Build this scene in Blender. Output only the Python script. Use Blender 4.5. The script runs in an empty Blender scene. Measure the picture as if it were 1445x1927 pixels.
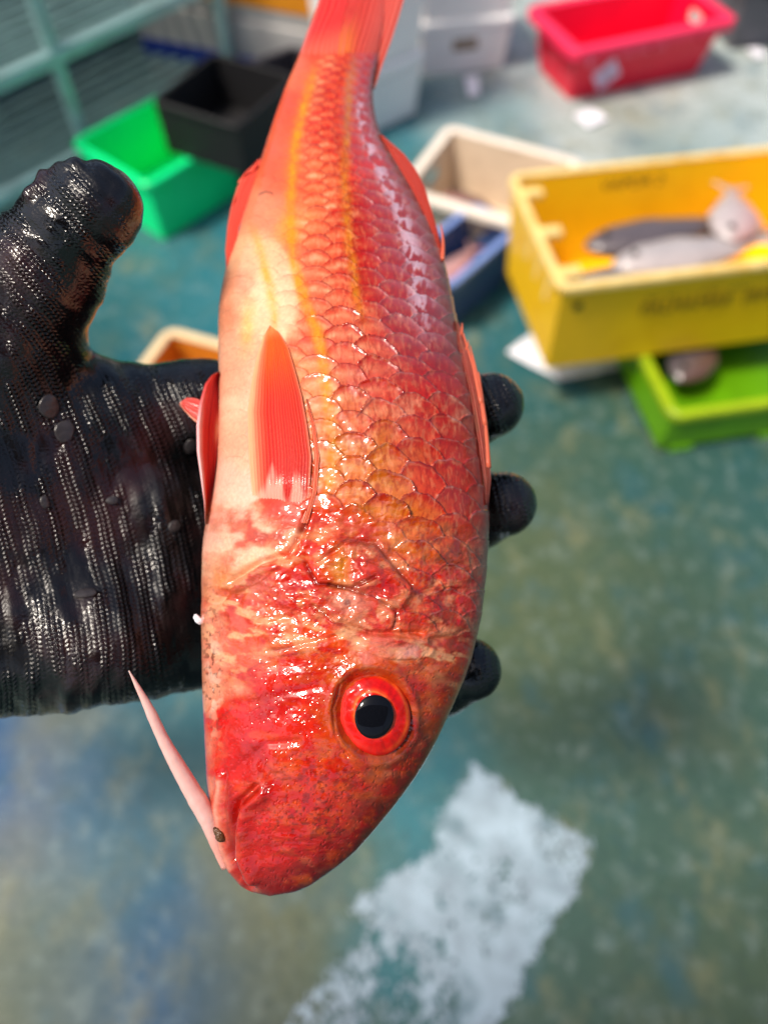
import bpy, math
import numpy as np
from mathutils import Vector, Matrix
R = math.radians
scene = bpy.context.scene
COL = scene.collection

# ------------------------------------------------------------------ camera, world, sun
PITCH, CAMH, F = R(57), 1.45, 1402.0
cam_data = bpy.data.cameras.new('camera')
cam = bpy.data.objects.new('camera', cam_data); COL.objects.link(cam)
cam.location = (0, 0, CAMH); cam.rotation_euler = (R(90) - PITCH, 0, 0)
cam_data.sensor_fit = 'VERTICAL'; cam_data.sensor_height = 36; cam_data.lens = 36 * F / 1927
cam_data.clip_start = 0.01; cam_data.clip_end = 500
cam_data.dof.use_dof = True; cam_data.dof.focus_distance = 0.222; cam_data.dof.aperture_fstop = 5.6
scene.camera = cam

SUN_EL, SUN_AZ = R(61), R(243)       # azimuth clockwise from +Y
world = bpy.data.worlds.new('World'); scene.world = world; world.use_nodes = True
nt = world.node_tree; nt.nodes.clear()
sky = nt.nodes.new('ShaderNodeTexSky'); sky.sky_type = 'NISHITA'; sky.sun_disc = False
sky.sun_elevation = SUN_EL; sky.sun_rotation = SUN_AZ; sky.dust_density = 4; sky.air_density = 1.0; sky.ozone_density = 1.0
bg = nt.nodes.new('ShaderNodeBackground'); bg.inputs[1].default_value = 0.105
wo = nt.nodes.new('ShaderNodeOutputWorld')
nt.links.new(sky.outputs[0], bg.inputs[0]); nt.links.new(bg.outputs[0], wo.inputs[0])
sd = bpy.data.lights.new('sun', 'SUN'); sd.energy = 2.8; sd.angle = R(10); sd.color = (1.0, 0.91, 0.79)
sun = bpy.data.objects.new('sun', sd); COL.objects.link(sun)
sdir = Vector((math.sin(SUN_AZ) * math.cos(SUN_EL), math.cos(SUN_AZ) * math.cos(SUN_EL), math.sin(SUN_EL)))
sun.rotation_euler = sdir.to_track_quat('Z', 'Y').to_euler(); sun.location = (0, 0, 4)
scene.view_settings.view_transform = 'Standard'; scene.view_settings.look = 'None'
scene.view_settings.exposure = 0.56; scene.view_settings.gamma = 1
scene.view_settings.use_curve_mapping = False

# ------------------------------------------------------------------ helpers
CR = np.array([1, 0, 0.]); CU = np.array([0, math.sin(PITCH), math.cos(PITCH)]); CF = np.array([0, math.cos(PITCH), -math.sin(PITCH)])
CO = np.array([0, 0, CAMH])
def P(px, py, d):
    """point d metres ahead of where the picture was taken from"""
    px, py, d = np.broadcast_arrays(np.asarray(px, float), np.asarray(py, float), np.asarray(d, float))
    x = (px - 722.5) / F * d; y = -(py - 963.5) / F * d
    return CO + x[..., None] * CR + y[..., None] * CU + d[..., None] * CF
def W(px, py, z=0.0):
    x = (px - 722.5) / F; y = -(py - 963.5) / F
    d = x * CR + y * CU + CF
    t = (z - CAMH) / d[2]
    return np.array([d[0] * t, d[1] * t])
def lin(c):
    c = np.asarray(c, float) / 255.0
    return np.where(c <= 0.04045, c / 12.92, ((c + 0.055) / 1.055) ** 2.4)
rng = np.random.default_rng(7)
LAT = rng.random((512, 512))
def vn(x, y, seed=0):
    x = np.asarray(x, float) + seed * 37.17; y = np.asarray(y, float) + seed * 91.73
    xi = np.floor(x).astype(int); yi = np.floor(y).astype(int)
    fx = x - xi; fy = y - yi
    fx = fx * fx * fx * (fx * (fx * 6 - 15) + 10); fy = fy * fy * fy * (fy * (fy * 6 - 15) + 10)
    a = LAT[xi & 511, yi & 511]; b = LAT[(xi + 1) & 511, yi & 511]
    c = LAT[xi & 511, (yi + 1) & 511]; d = LAT[(xi + 1) & 511, (yi + 1) & 511]
    return (a * (1 - fx) + b * fx) * (1 - fy) + (c * (1 - fx) + d * fx) * fy
def fbm(x, y, seed=0, o=4):
    s = 0; a = 0.5; t = 0
    for k in range(o):
        s = s + a * vn(np.asarray(x) * 2 ** k, np.asarray(y) * 2 ** k, seed + k * 3); t += a; a *= 0.5
    return s / t
def sstep(a, b, x):
    t = np.clip((x - a) / (b - a), 0, 1); return t * t * (3 - 2 * t)
def ip(x, xs, ys): return np.interp(x, xs, ys)
def smooth_curve(pts, n=4):
    """pts [(y, x)] sorted -> fine table through a Catmull-Rom spline"""
    pts = sorted(pts); ys = np.array([p[0] for p in pts], float); xs = np.array([p[1] for p in pts], float)
    m = np.gradient(xs, ys)
    fy = np.linspace(ys[0], ys[-1], 2000); k = np.clip(np.searchsorted(ys, fy) - 1, 0, len(ys) - 2)
    h = ys[k + 1] - ys[k]; t = (fy - ys[k]) / h
    v = (2*t**3-3*t**2+1)*xs[k] + (t**3-2*t**2+t)*h*m[k] + (-2*t**3+3*t**2)*xs[k+1] + (t**3-t**2)*h*m[k+1]
    return lambda y: np.interp(y, fy, v)
def segd(x, y, pts):
    """distance to a polyline"""
    best = np.full(np.shape(x), 1e9)
    for (x0, y0), (x1, y1) in zip(pts[:-1], pts[1:]):
        dx, dy = x1 - x0, y1 - y0; L = dx * dx + dy * dy + 1e-9
        t = np.clip(((x - x0) * dx + (y - y0) * dy) / L, 0, 1)
        best = np.minimum(best, np.hypot(x - x0 - t * dx, y - y0 - t * dy))
    return best

def tag(o, label=None, cat=None, group=None, kind=None):
    if label: o['label'] = label
    if cat: o['category'] = cat
    if group: o['group'] = group
    if kind: o['kind'] = kind
    return o
def empty(name, loc, label, cat, group=None):
    o = bpy.data.objects.new(name, None); COL.objects.link(o); o.location = loc; o.empty_display_size = 0.05
    return tag(o, label, cat, group)
def link(name, me, mats, parent=None):
    o = bpy.data.objects.new(name, me); COL.objects.link(o)
    for m in (mats if isinstance(mats, (list, tuple)) else [mats]): me.materials.append(m)
    if parent is not None: o.parent = parent
    return o
def mesh_np(name, V, Q, mats, parent=None, smooth=True, col=None, attrs=None, origin=None):
    """V (n,3) world coords, Q list/array of quads or tris"""
    org = np.array(origin if origin is not None else (parent.location if parent is not None else (0, 0, 0)), float)
    if parent is not None:
        org = np.array(parent.location, float)
        if parent.parent is not None: org = np.array(parent.location, float) + np.array(parent.parent.location, float)
    V = np.asarray(V, float) - org
    me = bpy.data.meshes.new(name)
    Q = np.asarray(Q, dtype=np.int32); n = Q.shape[1]
    me.vertices.add(len(V)); me.vertices.foreach_set('co', V.astype(np.float32).ravel())
    me.loops.add(Q.size); me.loops.foreach_set('vertex_index', Q.ravel())
    me.polygons.add(len(Q)); me.polygons.foreach_set('loop_start', np.arange(0, Q.size, n, dtype=np.int32))
    me.update(calc_edges=True); me.validate()
    if smooth: me.polygons.foreach_set('use_smooth', np.ones(len(me.polygons), bool))
    if col is not None:
        a = me.attributes.new('tint', 'FLOAT_COLOR', 'POINT')
        c = np.ones((len(V), 4), np.float32); c[:, :3] = col; a.data.foreach_set('color', c.ravel())
    for k, v in (attrs or {}).items():
        v = np.asarray(v, np.float32)
        if v.ndim == 1: a = me.attributes.new(k, 'FLOAT', 'POINT'); a.data.foreach_set('value', v)
        else: a = me.attributes.new(k, 'FLOAT_VECTOR', 'POINT'); a.data.foreach_set('vector', v.ravel())
    o = link(name, me, mats, parent)
    if parent is None and origin is not None: o.location = org
    return o
def grid_faces(n, m, wrap=False, off=0, flip=False):
    i = np.arange(n - 1)[:, None]; j = np.arange(m if wrap else m - 1)[None, :]
    j2 = (j + 1) % m
    a = i * m + j; b = i * m + j2; c = (i + 1) * m + j2; d = (i + 1) * m + j
    Q = np.stack([a, b, c, d], -1).reshape(-1, 4) + off
    return Q[:, ::-1] if flip else Q

# materials -------------------------------------------------------
def mat(name, base=(0.5, 0.5, 0.5), rough=0.5, tint=False, noise=0.0, nscale=20, bump=0.0, bscale=200, coat=0.0, crough=0.05, 
        metal=0.0, dirt=None, dirt_amt=0.0, dirt_scale=6.0, sss=0.0, rvar=0.0, spec=0.5):
    m = bpy.data.materials.new(name); m.use_nodes = True; t = m.node_tree; N = t.nodes; L = t.links
    b = N['Principled BSDF']; b.inputs['Roughness'].default_value = rough; b.inputs['Metallic'].default_value = metal
    b.inputs['Coat Weight'].default_value = coat; b.inputs['Coat IOR'].default_value = 1.36; b.inputs['Coat Roughness'].default_value = crough
    b.inputs['Specular IOR Level'].default_value = spec
    tc = N.new('ShaderNodeTexCoord')
    if tint:
        a = N.new('ShaderNodeAttribute'); a.attribute_name = 'tint'; c = a.outputs['Color']
    else:
        r = N.new('ShaderNodeRGB'); r.outputs[0].default_value = (*base, 1); c = r.outputs[0]
    if noise > 0:
        n = N.new('ShaderNodeTexNoise'); n.inputs['Scale'].default_value = nscale; n.inputs['Detail'].default_value = 6
        L.new(tc.outputs['Object'], n.inputs['Vector'])
        mr = N.new('ShaderNodeMapRange'); mr.inputs[1].default_value = 0.25; mr.inputs[2].default_value = 0.75
        mr.inputs[3].default_value = 1 - noise; mr.inputs[4].default_value = 1 + noise
        L.new(n.outputs[0], mr.inputs[0])
        mx = N.new('ShaderNodeVectorMath'); mx.operation = 'SCALE'; L.new(c, mx.inputs[0]); L.new(mr.outputs[0], mx.inputs['Scale']); c = mx.outputs[0]
    if dirt is not None:
        n = N.new('ShaderNodeTexNoise'); n.inputs['Scale'].default_value = dirt_scale; n.inputs['Detail'].default_value = 8; n.inputs['Roughness'].default_value = 0.65
        L.new(tc.outputs['Object'], n.inputs['Vector'])
        mr = N.new('ShaderNodeMapRange'); mr.inputs[1].default_value = 0.5; mr.inputs[2].default_value = 0.72
        mr.inputs[3].default_value = 0; mr.inputs[4].default_value = dirt_amt
        L.new(n.outputs[0], mr.inputs[0])
        mx = N.new('ShaderNodeMix'); mx.data_type = 'RGBA'; L.new(mr.outputs[0], mx.inputs[0]); L.new(c, mx.inputs[6]); mx.inputs[7].default_value = (*dirt, 1); c = mx.outputs[2]
    L.new(c, b.inputs['Base Color'])
    if rvar > 0:
        n = N.new('ShaderNodeTexNoise'); n.inputs['Scale'].default_value = bscale * 0.3; n.inputs['Detail'].default_value = 4
        L.new(tc.outputs['Object'], n.inputs['Vector'])
        mr = N.new('ShaderNodeMapRange'); mr.inputs[1].default_value = 0.3; mr.inputs[2].default_value = 0.7
        mr.inputs[3].default_value = max(0.02, rough - rvar); mr.inputs[4].default_value = rough + rvar
        L.new(n.outputs[0], mr.inputs[0]); L.new(mr.outputs[0], b.inputs['Roughness'])
    if bump > 0:
        n = N.new('ShaderNodeTexNoise'); n.inputs['Scale'].default_value = bscale; n.inputs['Detail'].default_value = 5
        L.new(tc.outputs['Object'], n.inputs['Vector'])
        bp = N.new('ShaderNodeBump'); bp.inputs['Distance'].default_value = bump; bp.inputs['Strength'].default_value = 1
        L.new(n.outputs[0], bp.inputs['Height']); L.new(bp.outputs[0], b.inputs['Normal']); L.new(bp.outputs[0], b.inputs['Coat Normal'])
    if sss > 0:
        b.inputs['Subsurface Weight'].default_value = sss; b.inputs['Subsurface Radius'].default_value = (1.0, 0.35, 0.2); b.inputs['Subsurface Scale'].default_value = 0.004
    return m

M_yel = mat('yellow_plastic', lin((255, 200, 20)), 0.38, noise=0.08, nscale=9, dirt=tuple(lin((190, 120, 10))), dirt_amt=0.3, dirt_scale=9)
M_yelrim = mat('scuffed_yellow_rim', lin((235, 205, 130)), 0.5, noise=0.12, nscale=30, dirt=tuple(lin((215, 160, 30))), dirt_amt=0.8, dirt_scale=14)
M_pink = mat('crimson_plastic', lin((235, 0, 52)), 0.42, noise=0.05, nscale=8)
M_pinkrim = mat('faded_crimson_rim', lin((240, 40, 85)), 0.5, noise=0.08, nscale=18)
M_green = mat('emerald_plastic', lin((0, 240, 142)), 0.42, noise=0.08, nscale=8)
M_lime = mat('lime_plastic', lin((92, 150, 0)), 0.4, noise=0.15, nscale=10)
M_limerim = mat('scuffed_lime_rim', lin((150, 176, 8)), 0.5, noise=0.15, nscale=16)
M_blue = mat('blue_plastic', lin((62, 84, 130)), 0.4, noise=0.12, nscale=9)
M_bluerim = mat('scuffed_blue_rim', lin((120, 145, 205)), 0.45, noise=0.12, nscale=15)
M_cream = mat('cream_plastic', lin((212, 190, 164)), 0.5, noise=0.08, nscale=7, dirt=tuple(lin((140, 105, 80))), dirt_amt=0.5, dirt_scale=8)
M_creamrim = mat('worn_cream_rim', lin((235, 222, 205)), 0.5, noise=0.08, nscale=18)
M_orange = mat('orange_foam', lin((205, 125, 25)), 0.6, noise=0.12, nscale=12)
M_black = mat('black_plastic', lin((11, 10, 13)), 0.65, noise=0.2, nscale=10)
M_blackworn = mat('worn_black_plastic', lin((52, 50, 58)), 0.5, noise=0.35, nscale=25)
M_white = mat('white_foam', lin((245, 242, 240)), 0.65, noise=0.04, nscale=10, bump=0.0004, bscale=120)
M_boxw = mat('grey_white_board', lin((172, 170, 168)), 0.6, noise=0.08, nscale=8)
M_bandb = mat('blue_band', lin((25, 52, 140)), 0.5, noise=0.12, nscale=9)
M_bando = mat('orange_band', lin((222, 140, 25)), 0.5, noise=0.12, nscale=9)
M_rack = mat('teal_painted_metal', lin((160, 196, 194)), 0.4, noise=0.12, nscale=14, dirt=tuple(lin((90, 95, 85))), dirt_amt=0.5, dirt_scale=12)
M_rackslat = mat('grey_teal_slats', lin((128, 160, 160)), 0.45, noise=0.2, nscale=14)
M_wall = mat('dark_wall', lin((58, 55, 52)), 0.8, noise=0.2, nscale=4)
M_grey = mat('dark_grey_plastic', lin((92, 90, 98)), 0.5, noise=0.2, nscale=8)
M_paper = mat('white_paper', lin((235, 234, 242)), 0.6, noise=0.03, nscale=10)
M_fishg = mat('silver_fish_skin', tint=True, rough=0.3, noise=0.12, nscale=60, coat=0.4)
M_ink = mat('dark_ink', lin((120, 88, 10)), 0.6)
M_inkw = mat('pale_ink', lin((250, 130, 160)), 0.6)

# ------------------------------------------------------------------ the ground
def axis(lo, hi, step, far):
    a = np.arange(lo, hi + 1e-6, step)
    l = lo - np.geomspace(0.05, far, 14)[::-1]; r = hi + np.geomspace(0.05, far, 14)
    return np.concatenate([l, a, r])
gx = axis(-1.8, 2.4, 0.02, 60); gy = axis(-0.9, 4.0, 0.02, 80)
GX, GY = np.meshgrid(gx, gy)
teal = lin((60, 138, 150)); olive = lin((96, 112, 76)); blue = lin((10, 96, 156)); sand = lin((156, 148, 104)); deep = lin((38, 100, 104)); pale = lin((200, 214, 212))
far_sheen = lin((236, 246, 242))  # far floor paled to stand in for grazing sky reflection
fpts = [  # (px, py, colour, sigma px) paint wear on the floor plus painted far sheen, laid out on the ground itself
    (60, 1480, blue, 100), (150, 1540, blue, 70), (240, 1460, olive, 70), (60, 1760, sand, 60), (160, 1650, teal, 60), (20, 1620, sand, 40), (330, 1760, blue, 80),
    (230, 1850, blue, 60), (400, 1560, sand, 40), (110, 1400, sand, 40), (420, 1860, olive, 70), (480, 1720, sand, 60), (560, 1640, olive, 60), (90, 1900, olive, 80), (330, 1350, teal, 60), (320, 1600, deep, 70),
    (300, 540, teal, 60), (230, 620, deep, 60), (330, 480, teal, 60), (1100, 980, olive, 130), (1300, 1000, deep, 120), (1050, 1200, olive, 120),
    (1250, 1250, olive, 150), (1380, 1450, deep, 90), (1200, 1420, deep, 110), (1350, 1650, olive, 120), (1180, 1750, deep, 110), (1050, 1880, olive, 90), (980, 1080, olive, 90),
    (1380, 1870, olive, 100), (850, 1700, teal, 90), (780, 1450, teal, 70), (960, 640, teal, 60), (900, 700, deep, 60), (1000, 800, deep, 80), (1150, 920, deep, 60),
    (760, 270, teal, 50), (830, 200, teal, 50), (900, 110, pale, 50), (950, 200, teal, 50), (1200, 230, sand, 50), (1350, 180, pale, 50), (1350, 250, teal, 50), (940, 40, pale, 40),
    (1150, 265, pale, 40), (1250, 280, teal, 40), (560, 40, deep, 60), (1300, 210, far_sheen, 70), (1150, 180, far_sheen, 60), (960, 120, far_sheen, 60), (1400, 270, far_sheen, 60), (1050, 290, far_sheen, 50), (900, 60, far_sheen, 60), (860, 230, far_sheen, 30), (450, 450, teal, 60), (1000, 60, pale, 40), (700, 330, teal, 60)]
acc = np.zeros(GX.shape + (3,)); wsum = np.full(GX.shape, 1e-3); acc += (teal * 0.5 + olive * 0.5) * 1e-3
wx = GX + 0.12 * (fbm(GX * 5, GY * 5, 1) - 0.5); wy = GY + 0.12 * (fbm(GX * 5, GY * 5, 9) - 0.5)
for (px, py, c, s) in fpts:
    w0 = W(px, py); sg = s / F * math.hypot(w0[1], CAMH) * 1.2
    w_ = np.exp(-((wx - w0[0]) ** 2 + ((wy - w0[1]) * 0.75) ** 2) / (2 * sg * sg)); acc += w_[..., None] * c; wsum += w_
fc = acc / wsum[..., None] * 0.62
V = np.stack([GX, GY, np.zeros_like(GX)], -1).reshape(-1, 3)
def floor_mat():
    m = bpy.data.materials.new('painted_concrete'); m.use_nodes = True; t = m.node_tree; N = t.nodes; L = t.links; b = N['Principled BSDF']
    a = N.new('ShaderNodeAttribute'); a.attribute_name = 'tint'; tc = N.new('ShaderNodeTexCoord'); c = a.outputs['Color']
    def nz(scale, det=8, stretch=None, rot=0):
        n = N.new('ShaderNodeTexNoise'); n.inputs['Scale'].default_value = scale; n.inputs['Detail'].default_value = det; n.inputs['Roughness'].default_value = 0.7
        if stretch:
            mp = N.new('ShaderNodeMapping'); mp.inputs['Scale'].default_value = stretch; mp.inputs['Rotation'].default_value = (0, 0, rot)
            L.new(tc.outputs['Object'], mp.inputs[0]); L.new(mp.outputs[0], n.inputs['Vector'])
        else: L.new(tc.outputs['Object'], n.inputs['Vector'])
        return n.outputs[0]
    def over(c, src, lo, hi, amt, colr):
        mr = N.new('ShaderNodeMapRange'); mr.inputs[1].default_value = lo; mr.inputs[2].default_value = hi; mr.inputs[4].default_value = amt
        L.new(src, mr.inputs[0]); mx = N.new('ShaderNodeMix'); mx.data_type = 'RGBA'
        L.new(mr.outputs[0], mx.inputs[0]); L.new(c, mx.inputs[6]); mx.inputs[7].default_value = (*colr, 1); return mx.outputs[2]
    c = over(c, nz(3.5), 0.5, 0.68, 0.5, lin((92, 98, 70)))
    c = over(c, nz(5.1, 8, (1.1, 0.9, 1), 0.5), 0.52, 0.68, 0.5, lin((24, 88, 110)))
    c = over(c, nz(8.3, 10, (1.1, 0.75, 1), 0.7), 0.53, 0.68, 0.5, lin((130, 128, 94)))
    c = over(c, nz(24, 10, (1, 0.85, 1), 0.2), 0.52, 0.68, 0.35, lin((140, 156, 152)))
    c = over(c, nz(60, 6), 0.54, 0.62, 0.45, lin((36, 56, 56)))
    L.new(c, b.inputs['Base Color'])
    mr = N.new('ShaderNodeMapRange'); mr.inputs[1].default_value = 0.35; mr.inputs[2].default_value = 0.65; mr.inputs[3].default_value = 0.22; mr.inputs[4].default_value = 0.55
    L.new(nz(4.0), mr.inputs[0]); L.new(mr.outputs[0], b.inputs['Roughness'])
    bp = N.new('ShaderNodeBump'); bp.inputs['Distance'].default_value = 0.003; L.new(nz(45), bp.inputs['Height']); L.new(bp.outputs[0], b.inputs['Normal'])
    return m
M_floor = floor_mat(); _b = M_floor.node_tree.nodes['Principled BSDF']; _b.inputs['Coat Weight'].default_value = .0; _b.inputs['Specular IOR Level'].default_value = .3; _b.inputs['Coat Roughness'].default_value = .2; _b.inputs['Coat IOR'].default_value = 1.5
g = mesh_np('ground', V, grid_faces(len(gy), len(gx)), M_floor, col=fc.reshape(-1, 3)); tag(g, kind='structure')

# worn white painted marking, a thin sheet of paint with ragged edges
poly_px = [(862, 1470), (885, 1425), (945, 1475), (1010, 1525), (1112, 1585), (1078, 1690), (1010, 1800), (950, 1915), (860, 2070), (470, 2070), (545, 1915), (610, 1835), (690, 1750), (650, 1715), (735, 1640), (820, 1600), (815, 1540)]
pw = np.array([W(*q) for q in poly_px])
def in_poly(x, y, poly):
    r = np.zeros(x.shape, bool); n = len(poly)
    for i in range(n):
        x0, y0 = poly[i]; x1, y1 = poly[(i + 1) % n]
        c = ((y0 > y) != (y1 > y)) & (x < (x1 - x0) * (y - y0) / (y1 - y0 + 1e-12) + x0); r ^= c
    return r
st = 0.0022
mx_, my_ = np.meshgrid(np.arange(pw[:, 0].min() - 0.03, pw[:, 0].max() + 0.03, st), np.arange(pw[:, 1].min() - 0.03, pw[:, 1].max() + 0.03, st))
dist = segd(mx_, my_, [tuple(q) for q in pw] + [tuple(pw[0])])
sd_ = np.where(in_poly(mx_, my_, pw), dist, -dist)
wear = fbm(mx_ * 140 + 3, my_ * 110, 4, 3); big = fbm(mx_ * 16 + my_ * 6, my_ * 12, 21, 4)
keep = (np.clip((sd_ + .02 * (big - .5)) / 0.045 + .45, -1, 1.4) > .2 + .75 * wear) & (sd_ > -.03) & (wear < .98 - 1.15 * np.clip(big - .46, 0, 1) - .42 * sstep(.20, -.02, my_) * (mx_ < .12))
ny_, nx_ = mx_.shape; Q = grid_faces(ny_, nx_)
kf = keep[:-1, :-1].ravel(); Q = Q[kf]
used = np.unique(Q); remap = -np.ones(ny_ * nx_, int); remap[used] = np.arange(len(used))
V = np.stack([mx_, my_, np.full_like(mx_, 0.004)], -1).reshape(-1, 3)[used]
M_mark = mat('worn_white_paint', lin((152, 170, 180)), 0.5, noise=0.3, nscale=22, dirt=tuple(lin((66, 100, 106))), dirt_amt=0.95, dirt_scale=12)
o = mesh_np('floor_marking', V, remap[Q], M_mark); tag(o, kind='structure')

# ------------------------------------------------------------------ box, crate and other builders
def box_geo(x0, x1, y0, y1, z0, z1, taper=0.0):
    t = taper
    v = [(x0 + t, y0 + t, z0), (x1 - t, y0 + t, z0), (x1 - t, y1 - t, z0), (x0 + t, y1 - t, z0), (x0, y0, z1), (x1, y0, z1), (x1, y1, z1), (x0, y1, z1)]
    f = [(0, 3, 2, 1), (4, 5, 6, 7), (0, 1, 5, 4), (1, 2, 6, 5), (2, 3, 7, 6), (3, 0, 4, 7)]
    return v, f
class MB:
    def __init__(s): s.v = []; s.f = []
    def add(s, v, f):
        o = len(s.v); s.v += [tuple(q) for q in v]; s.f += [tuple(i + o for i in q) for q in f]; return s
    def box(s, *a, **k): return s.add(*box_geo(*a, **k))
    def hexa(s, v8): return s.add(v8, [(0, 3, 2, 1), (4, 5, 6, 7), (0, 1, 5, 4), (1, 2, 6, 5), (2, 3, 7, 6), (3, 0, 4, 7)])
    def build(s, name, m, parent=None, bevel=0.003, segs=2):
        me = bpy.data.meshes.new(name); me.from_pydata(s.v, [], s.f); me.update()
        o = link(name, me, m, parent)
        if bevel:
            b = o.modifiers.new('bevel', 'BEVEL'); b.width = bevel; b.segments = segs; b.limit_method = 'ANGLE'
            for p in me.polygons: p.use_smooth = True
            w = o.modifiers.new('wn', 'WEIGHTED_NORMAL')
        return o
def thing_at(name, x, y, z, rot, label, cat, group=None, tilt=(0, 0)):
    t = empty(name, (x, y, z), label, cat, group); t.rotation_euler = (tilt[0], tilt[1], rot); return t
def crate(name, x, y, z, rot, L, D, H, mb, mr, label, cat, taper=0.03, th=0.006, rim=0.022, rimh=0.018, group=None, tilt=(0, 0), notch=True, feet=False, lugs=False, ribs=True, inner=None, rimdrop=0.0):
    """origin = front-left corner of the rim outline on the base plane; +x along the front, +y to the back"""
    t = thing_at(name, x, y, z, rot, label, cat, group, tilt)
    def wall(p0, p1, ndir, z0, z1, nm, gap=None):
        # slab between outer points p0->p1, tapering in towards the base; gap=(u0,u1,zg0,zg1) leaves a hand hole
        mbd = MB()
        def pt(u, zz, inn):
            k = (zz / H); off = rim + taper * (1 - k) + inn * th
            px_ = p0[0] + (p1[0] - p0[0]) * u; py_ = p0[1] + (p1[1] - p0[1]) * u
            # shrink along the wall too
            cx, cy = L / 2, D / 2
            sx = (L / 2 - off) / (L / 2); sy = (D / 2 - off) / (D / 2)
            return (cx + (px_ - cx) * sx, cy + (py_ - cy) * sy, zz)
        def slab(u0, u1, a, b):
            mbd.hexa([pt(u0, a, 0), pt(u1, a, 0), pt(u1, a, 1), pt(u0, a, 1), pt(u0, b, 0), pt(u1, b, 0), pt(u1, b, 1), pt(u0, b, 1)])
        if gap:
            u0, u1, a, b = gap
            slab(0, u0, z0, z1); slab(u1, 1, z0, z1); slab(u0, u1, z0, a)
            if b < z1: slab(u0, u1, b, z1)
        else: slab(0, 1, z0, z1)
        return mbd.build(nm, mb, t, 0.0015)
    c = [(0, 0), (L, 0), (L, D), (0, D)]
    gp = (0.36, 0.64, H * 0.62, H * 0.8)
    wall(c[0], c[1], None, 0.0, H - 0.002, 'wall'); wall(c[2], c[3], None, 0.0, H - 0.002, 'wall')
    wall(c[1], c[2], None, 0.0, H - 0.002, 'wall', gp if notch else None); wall(c[3], c[0], None, 0.0, H - 0.002, 'wall', gp if notch else None)
    o_ = rim + taper
    MB().box(o_ + 0.001, L - o_ - 0.001, o_ + 0.001, D - o_ - 0.001, 0.002, 0.008).build('base', inner or mb, t, 0.001)
    # rim as a rounded frame
    rb = MB(); n = 6; rad = 0.035
    def loop(off, zz, r):
        pts = []
        for (cx, cy, a0) in ((L - off - r, D - off - r, 0), (off + r, D - off - r, 90), (off + r, off + r, 180), (L - off - r, off + r, 270)):
            for k in range(n + 1):
                a = R(a0 + 90 * k / n); pts.append((cx + r * math.cos(a), cy + r * math.sin(a), zz))
        return pts
    ri = rim + th + 0.002
    loops = [loop(0, H - rimh, rad), loop(0, H - 0.003, rad), loop(0.003, H, rad), loop(ri - 0.002, H, max(0.008, rad - ri)), loop(ri, H - 0.003, max(0.008, rad - ri)), loop(ri, H - 0.006, max(.008, rad - ri)), loop(rim - 0.001, H - 0.006, max(.008, rad - rim)), loop(0.004, H - 0.006, rad), loop(0.004, H - rimh, rad)]
    vv = [q for lp in loops for q in lp]; m_ = len(loops[0]); ff = []
    for a in range(len(loops)):
        b = (a + 1) % len(loops)
        for k in range(m_):
            k2 = (k + 1) % m_; ff.append((a * m_ + k, a * m_ + k2, b * m_ + k2, b * m_ + k))
    rb.add(vv, ff); rb.build('rim', mr, t, 0)
    if ribs:
        for sx in (0.02, L - 0.02 - 0.008):
            for yy in (D * 0.3, D * 0.7):
                off = rim + 0.0
                MB().box(sx if sx < L / 2 else L - rim - 0.004, (rim + 0.004) if sx < L / 2 else L - 0.004, yy - 0.004, yy + 0.004, H * 0.45, H - 0.008).build('rib', mb, t, 0.001)
        for xx in (L * 0.2, L * 0.5, L * 0.8):
            MB().box(xx - 0.004, xx + 0.004, 0.005, rim + 0.004, H * 0.72, H - 0.008).build('rib', mb, t, 0.001)
    if feet:
        for fx in (0.12, 0.5, 0.88):
            MB().box(L * fx - 0.03, L * fx + 0.03, o_ - 0.006, o_ + 0.03, -0.017, 0.001).build('foot', mb, t, 0.003)
    if lugs:
        for ly in (0.12, 0.45, 0.80):
            MB().box(rim + 0.002, rim + 0.05, D * ly - 0.014, D * ly + 0.014, H - 0.012, H + 0.004).build('stacking_lug', mr, t, 0.003)
    return t
def text_part(body, size, M4, m, parent, name='lettering', bold=0.0):
    cu = bpy.data.curves.new(name, 'FONT'); cu.body = body; cu.size = size; cu.extrude = 0.0006; cu.offset = bold; cu.align_x = 'LEFT'; cu.space_line = 0.95
    ob = bpy.data.objects.new('tmp', cu); COL.objects.link(ob)
    me = bpy.data.meshes.new_from_object(ob.evaluated_get(bpy.context.evaluated_depsgraph_get()))
    bpy.data.objects.remove(ob); me.transform(M4)
    return link(name, me, m, parent)
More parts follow.
